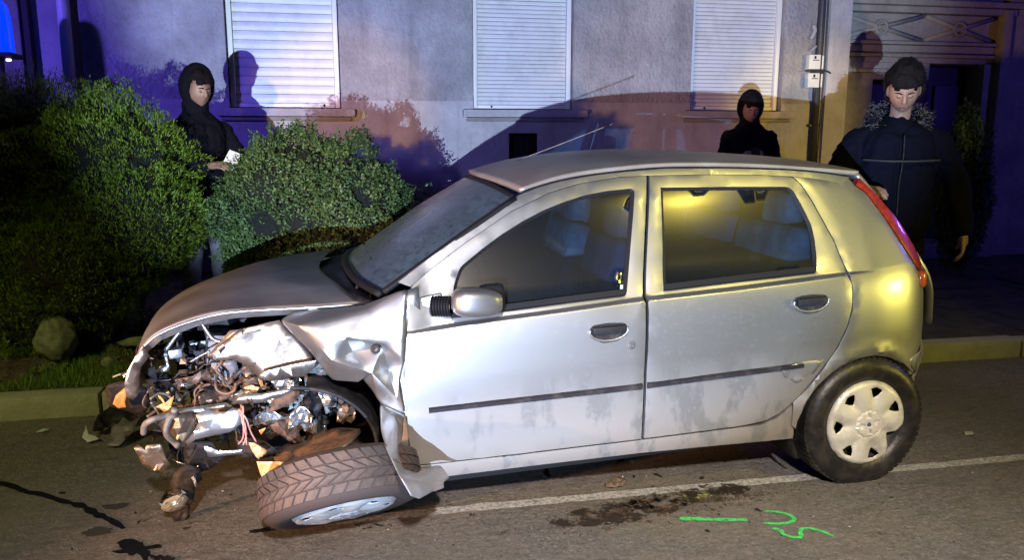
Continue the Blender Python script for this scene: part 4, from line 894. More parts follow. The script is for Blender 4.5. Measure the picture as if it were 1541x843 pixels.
# paving slabs to the right of the car
pav = empty('pavement', (0, 0, 0)); pav['kind'] = 'structure'
sl = mat('paving_slab', (.055, .050, .042), .85, col2=(.025, .023, .02), nscale=5, bump=.5, bscale=60, bdist=.008)
ms = MB().box((0, 0, 0), (.49, .39, .05), bev=.006); s0 = None
for i in range(12):
    for j in range(8):
        if s0 is None: o = ms.build('slab', sl, pav, sharp=40); s0 = o
        else: o = s0.copy(); COL.objects.link(o); o.parent = pav
        o.location = (3.5+i*.5+(.25 if j % 2 else 0), 4.88+j*.4, .095+random.uniform(-.006, .006)); o.rotation_euler = (random.uniform(-.01, .01), random.uniform(-.01, .01), random.uniform(-.01, .01))
# painted edge line, worn
def worn_mat(name, col, base, thr=(.42, .55), sc_=18):
    m = bpy.data.materials.new(name); m.use_nodes = True; t = m.node_tree; b = t.nodes['Principled BSDF']
    o = node(t, 'ShaderNodeTexCoord').outputs['Object']
    b.inputs['Base Color'].default_value = (*col, 1); b.inputs['Roughness'].default_value = .6
    f = math_(t, 'MULTIPLY', maprange(t, noise_(t, o, sc_, 8, .7), *thr), maprange(t, noise_(t, o, 190, 3, .7), .30, .42))
    t.links.new(f, b.inputs['Alpha']); return m
V = []; F = []
n = 260
for i in range(n+1):
    x = -.15+9.0*i/n; wv = .006*noise.noise(Vector((x*7, 0, 0)))
    hw = .030+.010*noise.noise(Vector((x*11, 4, 0)))
    V += [(x, 3.015-hw+wv, .004), (x, 3.015+hw+wv, .004)]
F = [(2*i, 2*i+2, 2*i+3, 2*i+1) for i in range(n)]
tag(mesh('edge_line', V, F, worn_mat('road_paint', (.42, .42, .43), 0, (.25, .62), 60)), kind='structure')
# surveyors' spray marks
def stroke(pts, w0, z=.005):
    P = [Vector(p) for p in pts]; Q = []
    for i in range(len(P)-1):
        for k in range(8):
            Q.append(cr(P[max(i-1, 0)], P[i], P[i+1], P[min(i+2, len(P)-1)], k/8))
    Q.append(P[-1]); V = []; 
    for i, p in enumerate(Q):
        d = (Q[min(i+1, len(Q)-1)]-Q[max(i-1, 0)]).normalized(); nn = Vector((-d.y, d.x, 0))
        wd = w0*(.75+.5*noise.noise(Vector((i*.35, w0*90, 1))))*min(1, .4+min(i, len(Q)-1-i)*.25)
        V += [(p.x-nn.x*wd, p.y-nn.y*wd, z), (p.x+nn.x*wd, p.y+nn.y*wd, z)]
    return V, [(2*i, 2*i+2, 2*i+3, 2*i+1) for i in range(len(Q)-1)]
gp = worn_mat('green_spray_paint', (.05, .55, .12), 0, (.26, .52), 70)
V, F = stroke([(1.238,2.757,0),(1.30,2.742,0),(1.37,2.722,0),(1.44,2.706,0),(1.499,2.694,0)], .015)
tag(mesh('spray_mark', V, F, gp), 'long straight dash of green spray paint on the asphalt', 'paint mark', 'green survey marks on the road')
mb = MB(); V, F = stroke([(1.598,2.745,0),(1.64,2.737,0),(1.68,2.705,0),(1.685,2.665,0),(1.655,2.642,0),(1.60,2.640,0),(1.55,2.656,0)], .011); mb.add(V, F)
tag(mb.build('spray_mark', gp), 'hook-shaped green spray mark, the upper of the two beside the dash', 'paint mark', 'green survey marks on the road')
V, F = stroke([(1.555,2.609,0),(1.582,2.594,0),(1.578,2.562,0),(1.60,2.532,0),(1.632,2.528,0),(1.655,2.572,0),(1.69,2.585,0),(1.728,2.560,0),(1.756,2.506,0)], .011)
tag(mesh('spray_mark', V, F, gp), 'wavy green spray mark nearest the bottom of the road', 'paint mark', 'green survey marks on the road')
V, F = stroke([(1.33,2.92,0),(1.38,2.93,0),(1.44,2.925,0),(1.50,2.915,0)], .03)
tag(mesh('spray_mark', V, F, worn_mat('faded_spray', (.30, .38, .08), 0, (.48, .60), 60)), 'faded yellow-green patch of paint in the spilled dirt by the white line', 'paint mark')
# fluid trails and stains
oil = mat('spilled_fluid', (.006, .006, .008), .35, spec=.3)
def blotch(name, c, rx, ry, label, m=oil, z=.0045, rot=0, seed=0, jag=.45, cat='stain'):
    n = 44; V = [(c[0], c[1], z+.0015)]
    for k in range(n):
        a = 2*math.pi*k/n; r_ = 1+jag*noise.noise(Vector((math.cos(a)*1.6+seed, math.sin(a)*1.6, seed*3)))+jag*.6*noise.noise(Vector((math.cos(a)*6+seed, math.sin(a)*6, seed)))
        x, y = rx*r_*math.cos(a), ry*r_*math.sin(a); V.append((c[0]+x*math.cos(rot)-y*math.sin(rot), c[1]+x*math.sin(rot)+y*math.cos(rot), z))
    return tag(mesh(name, V, [(0, 1+k, 1+(k+1) % n) for k in range(n)], m), label, cat)
V, F = stroke([(-1.62,3.70,0),(-1.50,3.635,0),(-1.40,3.545,0),(-1.334,3.511,0),(-1.22,3.42,0),(-1.12,3.35,0),(-1.04,3.26,0),(-.975,3.20,0),(-.90,3.11,0)], .020, .0048)
tag(mesh('fluid_trail', V, F, oil), 'thin black trail of fluid running from the left edge across the road', 'stain')
blotch('fluid_stain', (-.80,2.93), .075, .05, 'jagged black fluid spill at the bottom edge of the road', rot=-.7, seed=3, jag=.9)
blotch('fluid_stain', (-.70,2.84), .05, .02, 'small black spill trailing off the bottom edge beside the jagged one', rot=-.6, seed=13, jag=.9)
damp = mat('damp_patch', (.035, .032, .030), .6)
blotch('damp_stain', (-.99,3.105), .05, .035, 'dull brown oval damp patch just below the end of the black trail', damp, seed=5, z=.0042)
blotch('damp_stain', (-.985,3.325), .05, .025, 'small dull dark patch above the end of the black trail', damp, seed=6, z=.0042)
blotch('oil_stain', (-.385,2.99), .035, .017, 'small black smear on the road left of the folded wheel', seed=7, jag=.9)
rd_ = random.Random(11)
# spilled dirt and crumbs
dirt = mat('spilled_dirt', (.035, .022, .015), .95, col2=(.085, .055, .038), nscale=60)
mb = MB()
def crumb(mb, x, y, s, z=0):
    q = [Vector((rd_.gauss(0, 1)*s, rd_.gauss(0, 1)*s, abs(rd_.gauss(0, .55))*s+z)) for _ in range(5)]
    q = [Vector((x, y, 0))+a for a in q]; mb.add(q, [(0, 1, 2), (0, 2, 3), (1, 3, 4), (0, 3, 4), (1, 2, 4), (2, 3, 1)])
for _ in range(9000):
    a = rd_.random(); x = rd_.gauss(1.03, .13) if a < .55 else rd_.gauss(1.30, .22); y = 2.86+(x-1.0)*.12+rd_.gauss(0, .035 if a < .55 else .05)
    cl = noise.noise(Vector((x*11, y*24, 0)))
    if cl < -.02: continue
    crumb(mb, x, y, abs(rd_.gauss(.0018, .0022))+.0006)
for _ in range(700): crumb(mb, rd_.uniform(-.3, 2.4), rd_.gauss(2.9, .22), abs(rd_.gauss(.0012, .0016)))
tag(mb.build('spilled_dirt', dirt), 'dark brown crumbs of soil scattered along the white line', 'dirt', kind='stuff')
dp = worn_mat('dirt_film', (.022, .015, .012), 0, (.47, .57), 13)
for c, rx, ry, s in (((1.03, 2.855), .30, .085, 1), ((1.36, 2.94), .30, .08, 2)):
    n = 30; V = [(c[0], c[1], .006)]+[(c[0]+rx*math.cos(2*math.pi*k/n)*(1+.3*noise.noise(Vector((k, s, 0)))), c[1]+.1*rx*math.cos(2*math.pi*k/n)+ry*math.sin(2*math.pi*k/n), .006) for k in range(n)]
    tag(mesh('dirt_smear', V, [(0, 1+k, 1+(k+1) % n) for k in range(n)], dp), kind='stuff')
bits = mat('broken_black_plastic', (.012, .012, .014), .5)
mb = MB()
for x, y in [(rd_.uniform(-1.3, 2.2), rd_.uniform(2.55, 3.6)) for _ in range(150)]: crumb(mb, x, y, abs(rd_.gauss(.003, .004)))
for x, y in ((.02,2.93),(.06,2.95),(.09,2.94),(-.02,2.96),(.45,2.96),(.70,3.03),(.83,3.05),(1.5,3.1)): 
    for _ in range(4): crumb(mb, x+rd_.gauss(0, .012), y+rd_.gauss(0, .006), .006)
tag(mb.build('plastic_crumbs', bits), 'tiny black plastic crumbs strewn over the road', 'debris', kind='stuff')
mb = MB()
for _ in range(130): crumb(mb, rd_.uniform(-1.6, 3), rd_.uniform(2.5, 4.2), abs(rd_.gauss(.0018, .0012)))
tag(mb.build('glass_crumbs', mat('glass_crumb', (.7, .72, .75), .2)), 'tiny pale glass crumbs strewn over the road', 'debris', kind='stuff')
def road_shard(name, pts, m, label, seed, amp=.012, cat='debris'):
    o = crumple(name, pts, m, None, amp, seed=seed, thick=.004, smooth=30); return tag(o, label, cat)
road_shard('plastic_disc', [(1.045,3.09,.006),(1.08,3.075,.008),(1.12,3.085,.008),(1.145,3.11,.012),(1.12,3.135,.020),(1.075,3.135,.018),(1.05,3.115,.010)], mat('brown_disc', (.10, .07, .05), .6), 'brown oval scrap lying on the asphalt behind the white line', 4)
road_shard('panel_scrap', [(-1.20,4.00,.01),(-1.14,3.98,.015),(-1.10,4.05,.05),(-1.06,4.14,.10),(-1.12,4.12,.09),(-1.16,4.16,.10),(-1.20,4.10,.06)], WM['plastic_grey'], 'torn pale grey scrap on the road left of the wreck', 6)
road_shard('panel_scrap', [(-1.32,4.20,.03),(-1.27,4.18,.02),(-1.20,4.24,.05),(-1.12,4.26,.06),(-1.15,4.32,.12),(-1.22,4.34,.13),(-1.30,4.30,.10)], black_pl, 'crumpled dark scrap at the kerb just beyond the wreck nose', 7, .03)
road_shard('orange_scrap', [(-1.24,4.32,.12),(-1.18,4.30,.10),(-1.13,4.33,.12),(-1.15,4.37,.16),(-1.21,4.38,.17)], WM['plastic_orange'], 'small orange-brown lens scrap beside the kerb', 8, .015)
road_shard('steel_hook', [(-1.34,4.10,.03),(-1.31,4.08,.01),(-1.26,4.09,.02),(-1.28,4.11,.03),(-1.31,4.11,.04),(-1.33,4.14,.08)], WM['plastic_pale'], 'small pale hooked scrap at the far left of the debris', 9, .004)
road_shard('paper_scrap', [(-1.62,4.30,.006),(-1.58,4.29,.01),(-1.56,4.32,.012),(-1.60,4.34,.008)], WM['plastic_pale'], 'tiny pale scrap in the gutter at the far left', 10, .004)
road_shard('paper_scrap', [(3.03,3.32,.005),(3.07,3.31,.008),(3.09,3.34,.01),(3.05,3.35,.006)], WM['plastic_pale'], 'tiny white scrap on the road right of the rear wheel', 12, .003)

# ---------------------------------------------------------------- house
def plaster(name, c1, c2, bump, bs, nscale=2.2):
    m = bpy.data.materials.new(name); m.use_nodes = True; t = m.node_tree; b = t.nodes['Principled BSDF']
    o = node(t, 'ShaderNodeTexCoord').outputs['Object']
    c = mixcol(t, maprange(t, noise_(t, o, nscale, 8, .65), .38, .64), c1, c2)
    c = mixcol(t, math_(t, 'MULTIPLY', maprange(t, noise_(t, o, bs*.5, 4, .7), .55, .72), .35), c, tuple(k*.5 for k in c1))
    mp = node(t, 'ShaderNodeMapping'); mp.inputs['Scale'].default_value = (5, 5, .55); t.links.new(o, mp.inputs[0])
    c = mixcol(t, math_(t, 'MULTIPLY', maprange(t, noise_(t, mp.outputs[0], 1.3, 7, .7), .52, .74), .5), c, tuple(k*.42 for k in c1))
    t.links.new(c, b.inputs['Base Color']); b.inputs['Roughness'].default_value = .92; b.inputs['Specular IOR Level'].default_value = .2
    bp = node(t, 'ShaderNodeBump'); bp.inputs['Strength'].default_value = bump; bp.inputs['Distance'].default_value = .02
    v = node(t, 'ShaderNodeTexVoronoi'); v.inputs['Scale'].default_value = bs; t.links.new(o, v.inputs['Vector'])
    h = math_(t, 'ADD', math_(t, 'MULTIPLY', v.outputs[0], .5), noise_(t, o, bs*1.4, 5, .7)); t.links.new(h, bp.inputs['Height']); t.links.new(bp.outputs[0], b.inputs['Normal']); return m
rough_pl = plaster('roughcast', (.42, .405, .42), (.26, .25, .265), 1.0, 26)
smooth_pl = plaster('smooth_render', (.46, .445, .46), (.33, .32, .335), .25, 40)
dark_pl = plaster('weathered_render', (.30, .285, .27), (.20, .19, .185), .4, 24)
HOUSE = tag(empty('house', (1.5, 8, 0)), 'grey roughcast house front with three white roller-shuttered windows', 'house')
def hbox(name, x0, x1, y0, y1, z0, z1, m, parent=HOUSE, bev=0, **k):
    pl = parent.matrix_world.translation if False else Vector((0, 0, 0))
    mb = MB(); mb.box(((x0+x1)/2-1.5, (y0+y1)/2-8, (z0+z1)/2), (x1-x0, y1-y0, z1-z0), bev=bev)
    o = mb.build(name, m, parent, sharp=40 if bev else None, **k); return o
wins = [(-1.07, -.045), (1.235, 2.26), (3.53, 4.57)]
ZS, ZT = 1.765, 3.35
# wall as one sheet with real openings
xs = [-2.30]+[q for w_ in wins for q in w_]+[5.29]
VX = {}
mb = MB()
def wall_quad(mb, x0, x1, z0, z1, y=8.0): mb.add([(x0-1.5, y-8, z0), (x1-1.5, y-8, z0), (x1-1.5, y-8, z1), (x0-1.5, y-8, z1)], [(0, 1, 2, 3)])
for a, b in ((-2.30, wins[0][0]), (wins[0][1], wins[1][0]), (wins[1][1], wins[2][0]), (wins[2][1], 5.29)): wall_quad(mb, a, b, ZS+.004, ZT)
wall_quad(mb, -2.30, 5.29, ZT, 6.2)
for a, b in wins:
    for x in (a, b): mb.add([(x-1.5, 0, ZS), (x-1.5, .16, ZS), (x-1.5, .16, ZT), (x-1.5, 0, ZT)], [(0, 1, 2, 3)])
    mb.add([(a-1.5, 0, ZT), (b-1.5, 0, ZT), (b-1.5, .16, ZT), (a-1.5, .16, ZT)], [(0, 1, 2, 3)])
mb.build('roughcast_wall', rough_pl, HOUSE)
mb = MB()
BV = (1.595, 1.885, 1.22, 1.535)
for a, b, c, d in ((-2.30, BV[0], -.1, 1.845), (BV[1], 5.29, -.1, 1.845), (BV[0], BV[1], -.1, BV[2]), (BV[0], BV[1], BV[3], 1.845)):
    # plinth render 8 mm proud of the roughcast, notched under the windows
    if c == -.1 and d > 1.8:
        cuts = [w_ for w_ in wins if w_[1] > a and w_[0] < b]; x = a
        for w_ in cuts:
            wall_quad(mb, x, max(x, w_[0]), c, d, 7.992); lo, hi = max(w_[0], a), min(w_[1], b); wall_quad(mb, lo, hi, c, ZS, 7.992); x = hi
        wall_quad(mb, x, b, c, d, 7.992)
    elif d > 1.8: wall_quad(mb, a, b, c, ZS, 7.992)
    else: wall_quad(mb, a, b, c, d, 7.992)
mb.build('rendered_plinth', smooth_pl, HOUSE)
bv = MB(); x0, x1, z0, z1 = BV
for q in (((x0, x0), (z0, z1)), ((x1, x1), (z0, z1))): bv.add([(q[0][0]-1.5, -.008, z0), (q[0][0]-1.5, .3, z0), (q[0][0]-1.5, .3, z1), (q[0][0]-1.5, -.008, z1)], [(0, 1, 2, 3)])
bv.add([(x0-1.5, -.008, z0), (x1-1.5, -.008, z0), (x1-1.5, .3, z0), (x0-1.5, .3, z0)], [(0, 1, 2, 3)]); bv.add([(x0-1.5, .3, z0), (x1-1.5, .3, z0), (x1-1.5, .3, z1), (x0-1.5, .3, z1)], [(0, 1, 2, 3)]); bv.add([(x0-1.5, -.008, z1), (x1-1.5, -.008, z1), (x1-1.5, .3, z1), (x0-1.5, .3, z1)], [(0, 1, 2, 3)])
cv = bv.build('cellar_window', void, HOUSE)
for k in range(4): mb = MB(); mb.box((x0+.06+k*.057-1.5, .03, (z0+z1)/2), (.008, .008, z1-z0)); mb.build('bar', black_pl, cv)
shut = mat('white_shutter', (.66, .67, .68), .45, col2=(.54, .55, .56), nscale=5, thr=(.45, .7), bump=.06, bscale=30)
frm = mat('white_frame', (.72, .72, .72), .4)
dk = mat('dark_joint', (.03, .03, .03), .8)
for i, (a, b) in enumerate(wins):
    wn = hbox('window', a+.004, b-.004, 8.135, 8.15, ZS, ZT-.004, dk)
    for s, (p, q) in (('l', (a+.010, a+.055)), ('r', (b-.055, b-.010))): hbox('guide_rail', p, q, 8.065, 8.13, ZS+.012, ZT-.01, frm, wn, bev=.006).parent = wn
    hbox('bottom_bar', a+.058, b-.058, 8.085, 8.12, ZS+.012, ZS+.05, frm, wn, bev=.005)
    z = ZS+.054; k = 0; smb = MB(); pitch = .0405 if i else .083
    rs = random.Random(i)
    while z < ZT-.02:
        h = pitch-.0035; yo = rs.uniform(-.0015, .0015)*(2.5 if i == 0 else 1); ti = rs.uniform(-.02, .02)
        x0_, x1_ = a+.058-1.5, b-.058-1.5; y = .112+yo
        nseg = 5; V = []
        for m_ in range(nseg+1):
            t = m_/nseg; yy = y-.007*math.sin(math.pi*t)-.001; V += [(x0_, yy, z+h*t), (x1_, yy+ti*.05, z+h*t)]
        smb.add(V, [(2*m_, 2*m_+1, 2*m_+3, 2*m_+2) for m_ in range(nseg)])
        if i == 0:
            o = smb.build('slat', shut, wn, smooth=True); smb = MB()
        z += pitch
    if i: tag(smb.build('shutter_slats', shut, wn, smooth=True), kind='stuff')
    for kx in (a+.20, b-.16): mb = MB(); mb.lathe([(.0001, -.006), (.011, -.005), (.012, 0)], 12, (kx-1.5, .084, ZS+.033)); mb.build('bar_stud', black_pl, wn, smooth=True) if (i, kx < (a+b)/2) in ((0, False), (1, True), (2, True)) else None
    sl_ = hbox('window_sill', a-.11, b+.13, 7.90, 8.10, ZS-.075, ZS-.001, smooth_pl, HOUSE, bev=.008)
    hbox('sill_moulding', a-.07, b+.09, 7.945, 7.99, ZS-.115, ZS-.078, dark_pl, HOUSE, bev=.006)
# corner pier, cables and meter boxes
hbox('corner_pier', 5.06, 5.32, 7.955, 8.30, -.1, 6.2, smooth_pl, HOUSE, bev=.01)
mb = MB(); mb.tube([(4.955, 7.955, .1), (4.955, 7.955, 6)], .040, 12, smooth=False)
for z in (.8, 1.62, 2.18, 3.2): mb.box((4.955, 7.97, z), (.13, .05, .03), bev=.005)
mb.tube([(4.985, 7.915, 1.1), (4.99, 7.91, 1.6), (5.0, 7.91, 2.4), (4.985, 7.915, 4.5)], .011, 6); mb.tube([(4.91, 7.93, 1.9), (4.92, 7.92, 2.6), (4.93, 7.92, 4.5)], .009, 6)
tag(mb.build('downpipe', mat('dark_pipe', (.035, .035, .045), .5), smooth=True), 'dark rainwater pipe with cables clipped to it by the house corner', 'pipe')
mbx = mat('meter_white', (.70, .72, .70), .5)
for nm, z0, z1, lb in (('meter_box', 2.205, 2.355, 'upper of the two small white boxes beside the dark pipe'), ('meter_box', 2.015, 2.165, 'lower of the two small white boxes beside the dark pipe')):
    e = tag(empty(nm, (4.905, 7.93, z0)), lb, 'box', 'white boxes on the downpipe')
    mb = MB(); mb.box((-.03, 0, (z1-z0)/2), (.135, .075, z1-z0), bev=.008); mb.build('casing', mbx, e, sharp=40)
    mb = MB(); mb.box((.085, .01, (z1-z0)/2), (.035, .05, z1-z0-.01), bev=.004); mb.build('side_strip', mbx, e, sharp=40)
    mb = MB(); mb.box((-.02, -.041, (z1-z0)*.62), (.07, .006, .008)); mb.box((-.03, -.041, (z1-z0)*.80), (.02, .006, .03)); mb.build('slot', black_pl, e)
mb = MB(); mb.tube([(4.78, 7.90, 2.185), (4.90, 7.885, 2.19), (5.02, 7.89, 2.185), (5.07, 7.90, 2.165)], .010, 6)
tag(mb.build('cable_clamp', mat('dark_pipe', (0, 0, 0)), smooth=True), 'thin dark clamp crossing the pipe between the two white boxes', 'clamp')
mb = MB(); mb.tube([(4.85, 7.96, 2.52), (4.88, 7.94, 2.60), (4.86, 7.94, 2.66)], .022, 8); mb.tube([(4.86, 7.95, 2.40), (4.90, 7.93, 2.45)], .016, 8)
tag(mb.build('pipe_bracket', smooth_pl, smooth=True), 'small plastered lump and bracket left of the dark pipe, above the boxes', 'bracket')

# neighbour on the right: carved stone doorway
NB = tag(empty('stone_doorway', (6.5, 8.3, 0)), 'carved stone entrance of the neighbouring house with a dark recessed door', 'doorway')
stone = plaster('carved_stone', (.30, .29, .26), (.21, .20, .18), .4, 20)
def nbox(name, x0, x1, y0, y1, z0, z1, m=stone, parent=NB, bev=.008, rot=None):
    mb = MB(); mb.box(((x0+x1)/2-6.5, (y0+y1)/2-8.3, (z0+z1)/2), (x1-x0, y1-y0, z1-z0), bev=bev); return mb.build(name, m, parent, sharp=40)
nbox('wall', 7.50, 14, 8.22, 8.6, -.1, 6.2, bev=0); nbox('wall', 5.325, 7.50, 8.30, 8.6, 2.33, 6.2, bev=0)
nbox('jamb', 5.325, 5.84, 8.26, 8.6, -.1, 2.14); nbox('jamb', 7.26, 7.50, 8.24, 8.6, -.1, 2.33); nbox('jamb', 5.325, 6.56, 8.27, 8.6, 2.14, 2.33)
nbox('cornice', 5.33, 7.60, 8.10, 8.30, 2.93, 2.99); nbox('cornice', 5.33, 7.56, 8.17, 8.30, 2.86, 2.928); nbox('cornice', 5.33, 7.50, 8.18, 8.30, 3.06, 3.12)
nbox('moulding', 5.33, 7.48, 8.19, 8.30, 2.52, 2.555); nbox('moulding', 5.33, 7.48, 8.23, 8.30, 2.44, 2.515); nbox('moulding', 5.33, 7.48, 8.21, 8.27, 2.385, 2.42); nbox('moulding', 5.33, 6.5, 8.20, 8.262, 2.21, 2.25)
nbox('pilaster', 7.38, 7.49, 8.14, 8.24, -.1, 2.92)
for a, b in ((5.38, 6.42), (6.46, 7.36)):
    mb = MB()
    for (p, q) in (((a, 2.58), (b, 2.84)), ((a, 2.84), (b, 2.58))):
        P = Vector((p[0]-6.5, -.02, p[1])); Q = Vector((q[0]-6.5, -.02+(.004 if p[1] > 2.7 else 0), q[1])); mb.tube([P, Q], .026, 8, smooth=False)
    mb.tube([((a+b)/2-6.5+.07*math.cos(2*math.pi*k/12), -.03, 2.71+.07*math.sin(2*math.pi*k/12)) for k in range(13)], .018, 8)
    mb.build('carved_panel', stone, NB, smooth=True)
nbox('door', 5.84, 7.26, 8.52, 8.58, .1, 2.33, mat('dark_door', (.02, .02, .025), .5), bev=.01)
for k in range(3): nbox('door_panel', 5.95+k*.44, 6.30+k*.44, 8.49, 8.52, .9, 2.1, MATS['dark_door'], bev=.012)
nbox('door_step', 5.7, 7.4, 8.0, 8.5, .1, .27)
# far left bay with downpipe
LB = tag(empty('left_bay', (-3, 8, 0)), 'plain rendered bay of the house at the far left edge with a pale column', 'wall')
mb = MB(); mb.box((-2.65+0, .05, 3.05), (5.9, .10, 6.3)); mb.build('wall', smooth_pl, LB); 
mb = MB(); mb.tube([(.60, -.06, .1), (.60, -.06, 6)], .052, 14, smooth=False); mb.build('column', frm, LB, smooth=True)
mb = MB(); mb.box((.285, -.02, 3), (.05, .06, 6), bev=.006); mb.build('dark_gap', dk, LB)
mb = MB(); mb.box((.16, -.03, 3), (.16, .07, 6), bev=.02); mb.build('pilaster', stone, LB)
mb = MB(); mb.box((.66, .09, 3.05), (.7, .10, 6.3)); mb.build('wall', smooth_pl, LB)
# garden beacon: blue warning light on its mast behind the hedge
BC = tag(empty('blue_beacon', (-2.70, 7.3, 0)), 'blue warning beacon glowing on a mast at the far left edge', 'beacon')
mb = MB(); mb.tube([(0, 0, .1), (0, 0, 2.14)], .022, 8, smooth=False); mb.build('mast', black_pl, BC)
mb = MB(); mb.M = None
dome = MB(); dome.lathe([(.0001, .42), (.05, .41), (.085, .36), (.10, .25), (.105, .02), (.10, 0)], 28); dome.v = [(x, z, y+2.16) for x, y, z in dome.v]
dome.build('dome', mat('blue_beacon_glow', (.02, .03, .5), .2, emit=(.0, .03, 1), estr=1.6), BC, smooth=True)
mb = MB(); mb.box((0, 0, 2.14), (.24, .24, .04), bev=.01); mb.build('base', black_pl, BC)
lp = MB(); lp.box((.09, -.1, 2.10), (.035, .02, .018), bev=.005); lp.build('white_led', mat('white_glow', (1, 1, 1), .3, emit=(1, .95, .8), estr=3), BC)

# ---------------------------------------------------------------- plants
def leaf_cloud(name, blobs, n, size, aspect, m, parent, seed=0, spiky=False, frontonly=True, sprig=0):
    rg = np.random.default_rng(seed); Vs = []; vol = np.array([b[3]*b[5]+b[4]*b[5] for b in blobs]); vol = vol/vol.sum()
    out_v = []; 
    for bi, b in enumerate(blobs):
        k = int(n*vol[bi]); c = np.array(b[:3]); r = np.array(b[3:6])
        d = rg.normal(size=(k*2, 3)); d /= np.linalg.norm(d, axis=1)[:, None]
        d = d[(d[:, 1] < .45)][:k] if frontonly else d[:k]
        rad = 1-np.abs(rg.normal(0, .085, len(d)))
        nn = np.array([noise.noise(Vector(q*2.6+c*3+seed))*.26+noise.noise(Vector(q*7+c*5))*.20+noise.noise(Vector(q*17+c*5))*.06 for q in d])
        p = c+d*r*(rad+nn)[:, None]
        nrm = d/r; nrm /= np.linalg.norm(nrm, axis=1)[:, None]
        out_v.append((p, nrm))
    p = np.concatenate([a for a, _ in out_v]); nr = np.concatenate([b for _, b in out_v])
    keep = np.ones(len(p), bool)
    for bi, b in enumerate(blobs):                                  # drop leaves buried in other blobs
        q = (p-np.array(b[:3]))/np.array(b[3:6]); keep &= (q**2).sum(1) > .50
    keep &= p[:, 2] > .12
    p = p[keep]; nr = nr[keep]; N = len(p)
    if spiky:
        t = nr*.8+np.array([0, -.1, .75])+rg.normal(0, .42, (N, 3))
    else: t = rg.normal(0, 1, (N, 3))+nr*.3
    t /= np.linalg.norm(t, axis=1)[:, None]
    a = np.cross(t, nr+rg.normal(0, .55, (N, 3))); a /= np.linalg.norm(a, axis=1)[:, None]+1e-9
    L = size*rg.uniform(.55, 1.35, N)[:, None]; W = L*aspect*rg.uniform(.7, 1.2, N)[:, None]
    nrm2 = np.cross(t, a)
    v0 = p-t*L*.5; v1 = p+a*W*.5+nrm2*L*.06; v2 = p+t*L*.5; v3 = p-a*W*.5+nrm2*L*.06
    V = np.stack([v0, v1, v2, v3], 1).reshape(-1, 3)
    me = bpy.data.meshes.new(name); me.vertices.add(4*N); me.vertices.foreach_set('co', V.ravel())
    me.loops.add(4*N); me.loops.foreach_set('vertex_index', np.arange(4*N)); me.polygons.add(N); me.polygons.foreach_set('loop_start', np.arange(N)*4)
    me.update(); me.validate(); me.materials.append(m)
    o = bpy.data.objects.new(name, me); COL.objects.link(o); o.parent = parent; return o
def leaf_mat(name, c1, c2, c3, sc_=3):
    m = bpy.data.materials.new(name); m.use_nodes = True; t = m.node_tree; b = t.nodes['Principled BSDF']
    o = node(t, 'ShaderNodeTexCoord').outputs['Object']
    c = mixcol(t, maprange(t, noise_(t, o, sc_, 5, .6), .36, .62), c1, c2)
    c = mixcol(t, math_(t, 'MULTIPLY', maprange(t, noise_(t, o, sc_*9, 3, .7), .5, .68), .6), c, c3)
    g = node(t, 'ShaderNodeNewGeometry')
    c = mixcol(t, math_(t, 'MULTIPLY', g.outputs['Random Per Island'], .5), c, tuple(k*1.8 for k in c2))
    t.links.new(c, b.inputs['Base Color']); b.inputs['Roughness'].default_value = .55; b.inputs['Specular IOR Level'].default_value = .35
    return m
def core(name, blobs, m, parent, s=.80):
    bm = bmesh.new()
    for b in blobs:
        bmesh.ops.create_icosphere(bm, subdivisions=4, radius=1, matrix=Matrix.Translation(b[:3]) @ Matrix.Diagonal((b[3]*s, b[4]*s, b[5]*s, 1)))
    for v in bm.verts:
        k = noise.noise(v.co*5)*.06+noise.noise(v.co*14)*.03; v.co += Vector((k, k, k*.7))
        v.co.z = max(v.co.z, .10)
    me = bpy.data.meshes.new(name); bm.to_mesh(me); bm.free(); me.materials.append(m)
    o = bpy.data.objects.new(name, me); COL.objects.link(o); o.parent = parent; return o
hl = leaf_mat('conifer_foliage', (.030, .060, .008), (.115, .185, .010), (.17, .22, .03), 2.6)
tw = mat('twig_brown', (.035, .026, .018), .9, col2=(.07, .055, .04), nscale=20)
inner = mat('inner_shade', (.006, .008, .004), .95, bump=1, bscale=30, bdist=.05)  # near-black solid core, stands in for the shade inside the foliage
H = tag(empty('conifer_hedge', (-2.1, 5.9, .1)), 'big rounded conifer hedge with feathery green sprays at the left', 'hedge')
H0 = Vector((-2.1, 5.9, .1))
def loc(bl): return [(b[0]+2.1, b[1]-5.9, b[2]-.1, *b[3:]) for b in bl]
HB = [(-2.35,6.1,1.10,1.15,.80,.82),(-3.5,6.2,1.0,.9,.8,.90),(-1.56,5.80,1.16,.56,.55,.64),(-1.42,5.55,.94,.46,.44,.44),(-1.70,5.45,.66,.42,.42,.42),(-2.30,5.6,.62,.60,.45,.50),(-1.95,5.35,.42,.26,.24,.28),(-2.95,5.7,.60,.6,.5,.5)]
for b in ((),): pass
def rel(bl, o): return [(b[0]-o[0], b[1]-o[1], b[2]-o[2], *b[3:]) for b in bl]
core('shade_core', rel(HB, H0), inner, H, .84)
leaf_cloud('foliage', HB, 330000, .024, .26, hl, H, 1, True).location = -H0
mb = MB()
for k in range(9):
    x = -2.9+k*.19; mb.tube([(x-H0.x, 5.6-H0.y, 0), (x+rd_.uniform(-.1, .1)-H0.x, 5.7-H0.y, .3), (x+rd_.uniform(-.2, .2)-H0.x, 5.8-H0.y, .7)], .018, 6)
mb.build('trunk', tw, H, smooth=True)
mb = MB(); H2 = Vector((-.2, 5.25, .1))
B2 = tag(empty('clipped_bush', H2), 'low clipped small-leaved evergreen bush behind the bonnet', 'bush')
